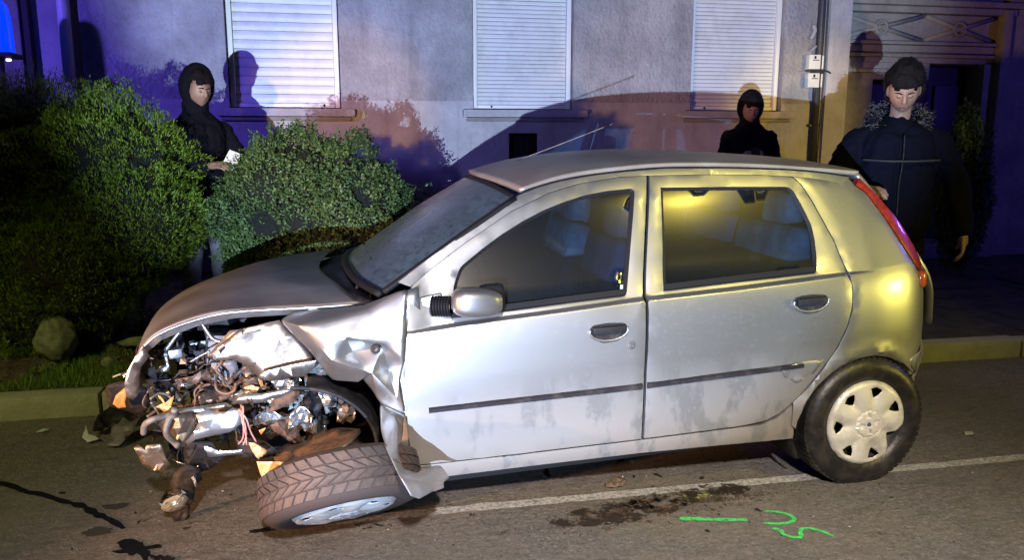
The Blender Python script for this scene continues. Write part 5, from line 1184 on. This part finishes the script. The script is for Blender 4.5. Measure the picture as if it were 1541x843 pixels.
BB = [(-.36,5.32,.98,.47,.36,.55),(.0,5.32,.88,.42,.38,.60),(.17,5.36,.72,.25,.32,.44),(-.56,5.28,.70,.24,.28,.40),(-.10,5.30,.60,.55,.40,.45),(-.42,5.06,.52,.34,.24,.34),(.02,5.08,.50,.36,.26,.34)]
core('shade_core', rel(BB, H2), inner, B2, .86)
bl_m = leaf_mat('box_leaf', (.018, .042, .012), (.048, .090, .022), (.16, .21, .08), 4)
leaf_cloud('foliage', BB, 160000, .020, .55, bl_m, B2, 5, False).location = -H2
# sprigs standing proud of its top
spm = []
for k in range(5):
    mb = MB(); h = .10; mb.tube([(0, 0, 0), (.006, 0, h*.5), (rd_.uniform(-.02, .02), 0, h)], .0022, 4)
    for q in range(9):
        t = .3+.7*q/8; c = Vector((.006*t, 0, h*t)); d = Vector((rd_.gauss(0, 1), rd_.gauss(0, 1), rd_.uniform(.1, 1))).normalized()*.026; a = d.cross(Vector((rd_.gauss(0, 1), rd_.gauss(0, 1), rd_.gauss(0, 1)))).normalized()*.008
        mb.add([c, c+d*.5+a, c+d, c+d*.5-a], [(0, 1, 2, 3)])
    spm.append(mb)
spo = []
for k in range(75):
    x = rd_.uniform(-.72, .42); b = min(BB[:4], key=lambda q: abs(q[0]-x)/q[3]); dx = (x-b[0])/b[3]
    if abs(dx) > .97: continue
    z = b[2]+b[5]*math.sqrt(1-dx*dx)-.05; y = b[1]+rd_.uniform(-.18, .18)
    if len(spo) < 5: o = spm[len(spo)].build('sprig', bl_m, B2); spo.append(o)
    else: o = spo[k % 5].copy(); COL.objects.link(o); o.parent = B2
    s_ = rd_.uniform(.5, 1.35); o.scale = (s_, s_, s_); o.location = (x-H2.x, y-H2.y, z-H2.z); o.rotation_euler = (rd_.uniform(-.4, .4), dx*.8+rd_.uniform(-.3, .3), rd_.uniform(0, 6.28))

# trailing shrub by the wall right of the bush
B3o = Vector((.62, 5.9, .1)); B3 = tag(empty('small_shrub', B3o), 'sparse low shrub with pale leaves right of the clipped bush', 'bush')
SB = [(.55,5.8,.62,.26,.25,.52),(.80,5.9,.50,.22,.22,.40)]
leaf_cloud('foliage', SB, 5200, .022, .5, bl_m, B3, 9, False).location = -B3o
mb = MB()
for k in range(7): mb.tube([(0, 0, 0), (rd_.uniform(-.2, .2), rd_.uniform(-.1, .1), .5), (rd_.uniform(-.28, .3), rd_.uniform(-.15, .1), .95)], .005, 5)
mb.build('stem', tw, B3, smooth=True)
B4o = Vector((5.9, 6.9, .1)); B4 = tag(empty('round_shrub', B4o), 'dark rounded shrub beside the neighbouring doorway', 'bush')
RB = [(5.95,6.9,.95,.24,.30,.78)]
core('shade_core', rel(RB, B4o), inner, B4, .82); leaf_cloud('foliage', RB, 14000, .026, .5, bl_m, B4, 13).location = -B4o
# stump-like pale stone under the hedge, loose clods
def rock(name, c, r, m, label, seed, cat='stone'):
    bm = bmesh.new(); bmesh.ops.create_icosphere(bm, subdivisions=4, radius=1)
    for v in bm.verts:
        k = 1+.25*noise.noise(v.co*1.3+Vector((seed, 0, 0)))+.10*noise.noise(v.co*4+Vector((seed, 2, 0)))+.04*noise.noise(v.co*11); v.co = Vector((v.co.x*r[0], v.co.y*r[1], v.co.z*r[2]))*k
    me = bpy.data.meshes.new(name); bm.to_mesh(me); bm.free(); me.shade_smooth(); me.materials.append(m); o = bpy.data.objects.new(name, me); COL.objects.link(o); o.location = c
    return tag(o, label, cat)
st_ = mat('lichen_stone', (.17, .19, .13), .9, col2=(.08, .10, .06), nscale=16, bump=.8, bscale=25, bdist=.01)
rock('boulder', (-1.77,5.15,.30), (.115,.11,.145), st_, 'pale lichen-covered boulder standing under the hedge at the left', 2)
rock('stone', (-1.46,5.06,.14), (.05,.04,.045), st_, 'small pale stone on the verge right of the boulder', 6)
rock('stone', (-1.30,5.28,.22), (.16,.05,.03), st_, 'long low stone lying on the soil behind the wreck nose', 8)
rock('dead_leaf', (-1.00,5.10,.27), (.05,.03,.02), mat('dead_leaf', (.45, .27, .10), .7), 'curled tan dead leaf on the dark soil above the bonnet', 9, 'leaf')
rock('dead_leaf', (-1.08,5.06,.20), (.035,.02,.015), MATS['dead_leaf'], 'smaller tan dead leaf just left of the larger one', 10, 'leaf')
for o in COL.objects:
    if o.name.startswith('stone.0') and o.get('category') == 'leaf': o.name = 'dead_leaf'
# grass tufts on the verge
gm = leaf_mat('grass_blade', (.05, .09, .015), (.09, .18, .02), (.10, .12, .05), 6)
rg = np.random.default_rng(4); N = 26000
x = rg.uniform(-3.4, .6, N); y = rg.uniform(4.68, 5.5, N)
dn = np.array([noise.noise(Vector((a*2.2, b*3, 5)))+.6*math.exp(-((a+1.66)**2/.04+(b-5.0)**2/.02)) for a, b in zip(x, y)]); k_ = dn > -.12; x = x[k_]; y = y[k_]; dn = dn[k_]; N = len(x)
z = np.array([.11+hump(a, b) for a, b in zip(x, y)]); h = rg.uniform(.012, .045, N)*(1+np.clip(dn, 0, 1)); th = rg.uniform(0, 6.28, N); ww = .0025
base = np.stack([x, y, z-.004], 1); dx = np.stack([np.cos(th)*ww, np.sin(th)*ww, 0*th], 1); tip = base+np.stack([rg.normal(0, .014, N), rg.normal(0, .014, N), h], 1)
V = np.stack([base-dx, base+dx, tip], 1).reshape(-1, 3)
me = bpy.data.meshes.new('grass'); me.vertices.add(3*N); me.vertices.foreach_set('co', V.ravel()); me.loops.add(3*N); me.loops.foreach_set('vertex_index', np.arange(3*N)); me.polygons.add(N); me.polygons.foreach_set('loop_start', np.arange(N)*3); me.update(); me.validate(); me.materials.append(gm)
o = bpy.data.objects.new('grass', me); COL.objects.link(o); tag(o, 'short rough grass on the verge behind the kerb', 'grass', kind='stuff')
# dry stems and leaf litter under the hedge
mb = MB()
for _ in range(900):
    x_ = rd_.uniform(-3.0, -.4); y_ = rd_.uniform(4.9, 6.2); z_ = .115+hump(x_, y_); d = Vector((rd_.gauss(0, 1), rd_.gauss(0, 1), rd_.gauss(0, .25))).normalized()*rd_.uniform(.02, .09)
    a = Vector((-d.y, d.x, 0)).normalized()*rd_.uniform(.0015, .008); c = Vector((x_, y_, z_+.01)); mb.add([c, c+d*.5+a+Vector((0, 0, .006)), c+d, c+d*.5-a], [(0, 1, 2, 3)])
tag(mb.build('leaf_litter', mat('dry_litter', (.13, .095, .06), .9, col2=(.06, .045, .03), nscale=6)), 'dry twigs and leaf litter on the soil under the hedge', 'litter', kind='stuff')
# ================================================================ people
skin = mat('skin', (.27, .17, .13), .55, col2=(.20, .12, .09), nscale=9)
hair_m = mat('dark_hair', (.006, .005, .006), .8, spec=.12, bump=.6, bscale=60)
def capsules(mb, caps):
    for a, ra, b, rb in caps:
        a = Vector(a); b = Vector(b); d = b-a; L = d.length
        bm = bmesh.new(); q = d.to_track_quat('Z', 'Y') if L > 1e-6 else Matrix.Identity(3).to_quaternion()
        prof = [(0, -ra)]+[(ra*math.cos(R(t)), ra*math.sin(R(t))) for t in (-60, -30, 0)]+[(rb*math.cos(R(t)), L+rb*math.sin(R(t))) for t in (0, 30, 60)]+[(0, L+rb)]
        n = 16; V = []; F = []
        for r_, z in prof[1:-1]:
            for k in range(n): V.append(a+q @ Vector((r_*math.cos(2*math.pi*k/n), r_*math.sin(2*math.pi*k/n), z)))
        m_ = len(prof)-2
        for i in range(m_-1):
            for k in range(n): F.append((i*n+k, i*n+(k+1) % n, (i+1)*n+(k+1) % n, (i+1)*n+k))
        V.append(a+q @ Vector((0, 0, -ra))); V.append(a+q @ Vector((0, 0, L+rb)))
        for k in range(n): F.append((len(V)-2, (k+1) % n, k)); F.append((len(V)-1, (m_-1)*n+k, (m_-1)*n+(k+1) % n))
        mb.add(V, F); bm.free()
def ell(mb, c, r, rot=None, fn=None, n=24):
    V = []; F = []; c = Vector(c)
    for i in range(1, n//2):
        t = math.pi*i/(n//2)
        for k in range(n):
            p = Vector((math.sin(t)*math.cos(2*math.pi*k/n), math.sin(t)*math.sin(2*math.pi*k/n), math.cos(t)))
            if fn: p = fn(p)
            p = Vector((p.x*r[0], p.y*r[1], p.z*r[2])); V.append(c+(rot @ p if rot else p))
    m_ = n//2-1
    for i in range(m_-1):
        for k in range(n): F.append((i*n+k, (i+1)*n+k, (i+1)*n+(k+1) % n, i*n+(k+1) % n))
    for s, z in ((0, 1), (1, -1)):
        p = Vector((0, 0, z*r[2])); V.append(c+(rot @ p if rot else p))
    for k in range(n): F.append((len(V)-2, k, (k+1) % n)); F.append((len(V)-1, (m_-1)*n+(k+1) % n, (m_-1)*n+k))
    mb.add(V, F)
def fused(mb, name, m, parent, vox=.008, smooth=2, disp=0, loc=None, rz=None):
    o = mb.build(name, m, parent, smooth=True)
    r_ = o.modifiers.new('fuse', 'REMESH'); r_.mode = 'VOXEL'; r_.voxel_size = vox; r_.use_smooth_shade = True
    s = o.modifiers.new('smooth', 'SMOOTH'); s.iterations = smooth; s.factor = .5
    if disp:
        tx = bpy.data.textures.new(name+'_folds', 'CLOUDS'); tx.noise_scale = .07; tx.noise_depth = 3
        d = o.modifiers.new('folds', 'DISPLACE'); d.texture = tx; d.strength = disp; d.texture_coords = 'LOCAL'
    return o
def hand(mb, wrist, d, nrm, curl=.5, s=1):
    """palm with five separate fingers; d = direction of the fingers, nrm = back of the hand"""
    d = Vector(d).normalized(); nrm = Vector(nrm); nrm = (nrm-d*nrm.dot(d)).normalized(); sd = d.cross(nrm); w_ = Vector(wrist)
    capsules(mb, [(w_, .024*s, w_+d*.05*s, .026*s)])
    for q in (-.024, -.008, .008, .024): capsules(mb, [(w_+d*.025*s+sd*q*.8*s, .0135*s, w_+d*.088*s+sd*q*s, .0125*s)])
    for q, L in ((-.027, .066), (-.009, .078), (.009, .074), (.027, .056)):
        p = w_+d*.09*s+sd*q*s; dd = d.copy()
        for k, f in enumerate((.42, .32, .26)):
            ang = curl*(.5+.5*k); dd = (dd*math.cos(ang)-nrm*math.sin(ang)).normalized(); e = p+dd*L*f*s
            capsules(mb, [(p, (.0098-.001*k)*s, e, (.0092-.001*k)*s)]); p = e
    p = w_+d*.028*s-sd*.026*s; dd = (d*.75-sd*.62-nrm*.25).normalized()
    for k in range(2): e = p+dd*.036*s; capsules(mb, [(p, (.0125-.002*k)*s, e, (.0112-.002*k)*s)]); p = e; dd = (dd+sd*.25-nrm*.25).normalized()
def face_fn(p):
    q = p.copy()
    if p.y < 0:                                             # face looks towards -Y
        q.y *= .92
        q.y -= .10*math.exp(-((p.x/.13)**2+((p.z+.10)/.20)**2))*1.15           # nose
        q.y += .10*(math.exp(-(((p.x-.36)/.20)**2+((p.z-.10)/.13)**2))+math.exp(-(((p.x+.36)/.20)**2+((p.z-.10)/.13)**2)))
        q.y -= .04*math.exp(-((p.x/.30)**2+((p.z+.48)/.09)**2))                # lips
        q.y -= .06*math.exp(-((p.x/.25)**2+((p.z+.80)/.16)**2))                # chin
    if p.z < 0: q.x *= 1-.26*(-p.z)**1.4
    return q
def person(name, loc_, rz, label, cfg):
    P = tag(empty(name, loc_, rz), label, 'person')
    J = dict(hip=.95, sh=1.44, neck=1.50, head=(0, -.02, 1.64), shw=.19, hipw=.10)
    J.update(cfg)
    h = Vector(J['head']); tilt = J.get('tilt', 0); rot = Matrix.Rotation(R(J.get('turn', 0)), 3, 'Z') @ Matrix.Rotation(R(tilt), 3, 'X')
    b = MB()
    ell(b, h, (.078, .098, .122), rot, face_fn, 40)
    nose = h+rot @ Vector((0, -.100, -.018)); capsules(b, [(h+rot @ Vector((0, -.090, .018)), .009, nose, .014)])
    for s in (-1, 1): ell(b, h+rot @ Vector((s*.029, -.074, .009)), (.0115, .0125, .0085), rot, None, 14)
    for s in (-1, 1): ell(b, h+rot @ Vector((s*.078, .006, -.005)), (.011, .018, .032), rot, None, 12)
    lean = J.get('lean', 0)
    def T(x, y, z): return (x, y-lean*(z-.95), z)
    capsules(b, [(T(0, .02, 1.42), .055, tuple(h+rot @ Vector((0, .015, -.07))), .055), (T(0, 0, 1.0), .09, T(0, 0, 1.34), .085), (T(-.12, 0, 1.38), .045, T(.12, 0, 1.38), .045)])
    clothes = MB(); arm = J['arms']
    ck = J.get('bulk', 1)
    capsules(clothes, [(T(-.055, 0, .92), .135*ck, T(-.06, -.01, 1.34), .125*ck), (T(.055, 0, .92), .135*ck, T(.06, -.01, 1.34), .125*ck), (T(-J['shw']+.04, .01, 1.385), .066*ck, T(-.04, .01, 1.425), .075*ck), (T(.04, .01, 1.425), .075*ck, T(J['shw']-.04, .01, 1.385), .066*ck), (T(0, .0, 1.38), .115, T(0, .01, 1.475), .082)])
    for s, (el, wr, fd, fn_, cu) in zip((-1, 1), arm):
        shp = Vector(T(s*J['shw'], .01, 1.375)); el = Vector(el); wr = Vector(wr)
        capsules(clothes, [(shp, .068*ck, el, .058*ck), (el, .060*ck, wr-(wr-el).normalized()*.03, .046*ck)])
        capsules(b, [(shp, .038, el, .030), (el, .030, wr, .023)]); hand(b, wr, fd, fn_, cu)
    trs = MB(); sh = MB()
    for s, (kn, an) in zip((-1, 1), J.get('legs', (((-.11, -.02, .50), (-.12, .03, .09)), ((.11, -.02, .50), (.12, .03, .09))))):
        hp = Vector((s*J['hipw'], 0, .93)); kn = Vector(kn); an = Vector(an)
        capsules(trs, [(hp, .098, kn, .072), (kn, .072, an+Vector((0, 0, .03)), .056)]); capsules(b, [(hp, .08, kn, .055), (kn, .055, an, .035)])
        sole = an.z-.045
        capsules(sh, [(Vector((an.x, an.y+.03, sole)), .045, Vector((an.x, an.y-.14, sole-.008)), .038), (an+Vector((0, 0, .02)), .048, Vector((an.x, an.y, sole)), .045)])
    capsules(trs, [((-.09, 0, .95), .118, (.09, 0, .95), .118)])
    body = fused(b, 'body', skin, P, .0052, 2)
    for s in (-1, 1):
        e = MB(); capsules(e, [(h+rot @ Vector((s*.020, -.0865, .006)), .0018, h+rot @ Vector((s*.030, -.0850, .0035)), .0024), (h+rot @ Vector((s*.030, -.0850, .0035)), .0024, h+rot @ Vector((s*.040, -.0775, .007)), .0016)]); e.build('eyelid', mat('lash_dark', (.02, .014, .012), .7), P, smooth=True)
        e = MB(); capsules(e, [(h+rot @ Vector((s*.016, -.0910, .027)), .0030, h+rot @ Vector((s*.032, -.0885, .033)), .0034), (h+rot @ Vector((s*.032, -.0885, .033)), .0034, h+rot @ Vector((s*.046, -.0760, .027)), .0020)]); e.build('eyebrow', hair_m, P, smooth=True)
    e = MB(); capsules(e, [(h+rot @ Vector((-.018, -.098, -.056)), .0030, h+rot @ Vector((.018, -.098, -.056)), .0030)]); e.build('mouth', mat('lips', (.16, .07, .06), .5), P, smooth=True)
    fused(clothes, 'jacket', J['jm'], P, .010, 2, .038)
    fused(trs, 'trousers', J['tm'], P, .011, 2, .016); fused(sh, 'shoe', J.get('sm', black_pl), P, .008, 2)
    hr_ = MB()
    if J.get('hood'):
        def hf(p):
            q = p.copy()
            if p.y < -.25: q.y = -.25-(abs(p.y)-.25)*.15
            if p.z > .6: q.z *= 1.06
            return q
        V = []; 
        hd = MB(); ell(hd, h+rot @ Vector((0, .028, .022)), (.122, .135, .158), rot, hf, 40)
        # cut the face opening
        keep = []; hv = [Vector(v) for v in hd.v]
        inv = rot.transposed()
        for f in hd.f:
            c = sum((hv[i] for i in f), Vector())/len(f); q = inv @ (c-h)
            if not (q.y < -.03 and (q.x/.072)**2+((q.z+.012)/.105)**2 < 1): keep.append(f)
        hd.f = keep
        o = hd.build('hood', J['jm'], P, smooth=True); s = o.modifiers.new('t', 'SOLIDIFY'); s.thickness = .018
        cl = MB(); capsules(cl, [(T(-.06, .01, 1.43), .085, T(.06, .01, 1.43), .085), (T(0, .04, 1.45), .09, tuple(h+Vector((0, .06, -.10))), .095)]); fused(cl, 'hood_collar', J['jm'], P, .01, 2, .01)
    ell(hr_, h+rot @ Vector((0, .014, .034)), (.086, .102, .116), rot, None, 60)
    hv = [Vector(v) for v in hr_.v]; inv = rot.transposed(); keep = []
    for f in hr_.f:
        c = sum((hv[i] for i in f), Vector())/len(f); q = inv @ (c-h)
        if q.z > .058+.02*noise.noise(q*30) or (q.y > .0 and q.z > -.055): keep.append(f)
    hr_.f = keep
    hr_.v = [tuple(Vector(v)+(Vector(v)-h).normalized()*(.010+.016*noise.noise(Vector(v)*28)+.010*noise.noise(Vector(v)*70))) for v in hr_.v]
    rs = random.Random(8); strands = MB()
    for _ in range(0 if J.get('hood') else 3200):
        f = rs.choice(keep); c = sum((Vector(hr_.v[i]) for i in f), Vector())/len(f); nn = (c-h).normalized(); c += nn*.006+Vector((rs.gauss(0, .004), rs.gauss(0, .004), rs.gauss(0, .004)))
        d = (nn+Vector((rs.gauss(0, .55), rs.gauss(0, .55)-.3, rs.gauss(0, .5)))).normalized()*rs.uniform(.008, .018); s_ = d.cross(Vector((rs.gauss(0, 1), rs.gauss(0, 1), 1))).normalized()*.0011
        strands.add([c-s_, c+s_, c+d], [(0, 1, 2)])
    if strands.v: tag(strands.build('hair_strands', hair_m, P), kind='stuff')
    o = hr_.build('hair', J.get('hm', hair_m), P, smooth=True); s = o.modifiers.new('t', 'SOLIDIFY'); s.thickness = .01; s.offset = 1
    return P, h, rot, T
black_cloth = mat('black_cloth', (.006, .006, .010), .95, spec=.08, bump=.3, bscale=120, bdist=.003)
navy = mat('navy_cloth', (.0025, .003, .010), .9, spec=.1, bump=.3, bscale=110, bdist=.003)
grey_tr = mat('pale_grey_denim', (.36, .39, .44), .85, col2=(.28, .31, .36), nscale=5, bump=.4, bscale=70, bdist=.004)
# man in the gap between hedge and bush, hand to his mouth-high collar, looking right
P1, h1, r1, _ = person('person', (-1.06, 6.2, .17), R(38), 'person in black hooded jacket and pale grey trousers standing between hedge and bush', dict(jm=black_cloth, tm=grey_tr, hood=True, tilt=14, lean=.04, head=(0, -.06, 1.655), bulk=1.05,
    arms=[((-.27, -.12, 1.17), (-.13, -.36, 1.13), (.4, -1, .1), (-.6, 0, .8), .5), ((.27, -.10, 1.17), (.12, -.38, 1.12), (-.3, -1, .1), (.5, 0, .9), .5)], sm=mat('tan_shoes', (.40, .26, .14), .6)))
mb = MB(); mb.box((0, 0, 0), (.10, .003, .13), rot=Matrix.Rotation(R(25), 3, 'X'))
o = mb.build('paper_sheet', mat('paper_white', (.75, .74, .72), .7)); o.location = P1.matrix_basis @ Vector((0, -.44, 1.17)); o.rotation_euler = (0, R(20), R(40)); tag(o, 'small crumpled pale paper held by the person beside the hedge', 'paper')
# hooded person by the right-hand window holding a phone
P2, h2, r2, _ = person('person', (3.74, 7.1, .12), R(-22), 'person in a black hooded top looking down at a phone below the right window', dict(jm=black_cloth, tm=black_cloth, tilt=20, turn=8, lean=.05, hood=True, head=(0, -.07, 1.625), bulk=.98,
    arms=[((-.25, -.06, 1.14), (-.03, -.30, 1.21), (1, -.25, .15), (-.1, -.9, .3), .8), ((.25, -.06, 1.14), (.07, -.31, 1.20), (-.8, -.4, .2), (.1, -.9, .3), .8)]))
mb = MB(); mb.box((0, 0, 0), (.075, .010, .145), rot=Matrix.Rotation(R(-52), 3, 'X'), bev=.006); o = mb.build('mobile_phone', black_pl)
o.location = P2.matrix_basis @ Vector((.03, -.375, 1.235)); o.rotation_euler = (0, 0, R(-22)); tag(o, 'dark phone held by the hooded person under the right window', 'phone')
# tall man in a fur-trimmed coat behind the tail of the car
P3, h3, r3, T3 = person('person', (3.25, 4.33, -.01), R(-26), 'tall dark-haired man in a dark coat with pale fur collar behind the car tail', dict(jm=navy, tm=black_cloth, tilt=32, turn=-6, lean=.03, head=(0, -.09, 1.66), bulk=1.16, hip=1.0, shw=.215,
    arms=[((-.32, -.08, 1.17), (-.20, -.30, 1.13), (.6, -1, .0), (-.3, -.2, .9), .6), ((.34, .02, 1.14), (.37, -.07, .88), (.02, -.15, -1), (.9, -.2, 0), .45)]))
P3.scale = (1.07, 1.07, 1.07)
fur = mat('fur_trim', (.14, .115, .10), .95, col2=(.06, .05, .045), nscale=40)
mb = MB(); rf = random.Random(3)
for k in range(3000):
    a = rf.uniform(-.35, math.pi+.35); c = Vector((.125*math.cos(a), .045+.105*math.sin(a)-.045, 1.495+.065*math.sin(a)+rf.gauss(0, .016)))+Vector((rf.gauss(0, .02), rf.gauss(0, .02), rf.gauss(0, .022)))
    d = Vector((math.cos(a)+rf.gauss(0, .6), math.sin(a)+rf.gauss(0, .6), rf.gauss(0, .6))).normalized()*.028; s_ = d.cross(Vector((rf.gauss(0, 1), rf.gauss(0, 1), 1))).normalized()*.002
    mb.add([c-s_, c+s_, c+d], [(0, 1, 2)])
mb.build('fur_collar', fur, P3)
mb = MB(); mb.tube([(.13*math.cos(a), .05+.11*math.sin(a)-.05, 1.495+.06*math.sin(a)) for a in [-.3+k*(math.pi+.6)/12 for k in range(13)]], .042, 10); mb.build('hood_roll', navy, P3, smooth=True)
mb = MB(); mb.tube([(0, -.205, 1.42), (.004, -.20, 1.3), (-.004, -.19, 1.15), (0, -.18, .98)], .005, 5); mb.build('zip', black_pl, P3, smooth=True)
mb = MB(); mb.tube([(-.19, -.13, 1.285), (-.08, -.20, 1.28), (.06, -.20, 1.28), (.20, -.14, 1.285)], .007, 5); mb.build('coat_seam', mat('grey_piping', (.02, .02, .026), .8), P3, smooth=True)
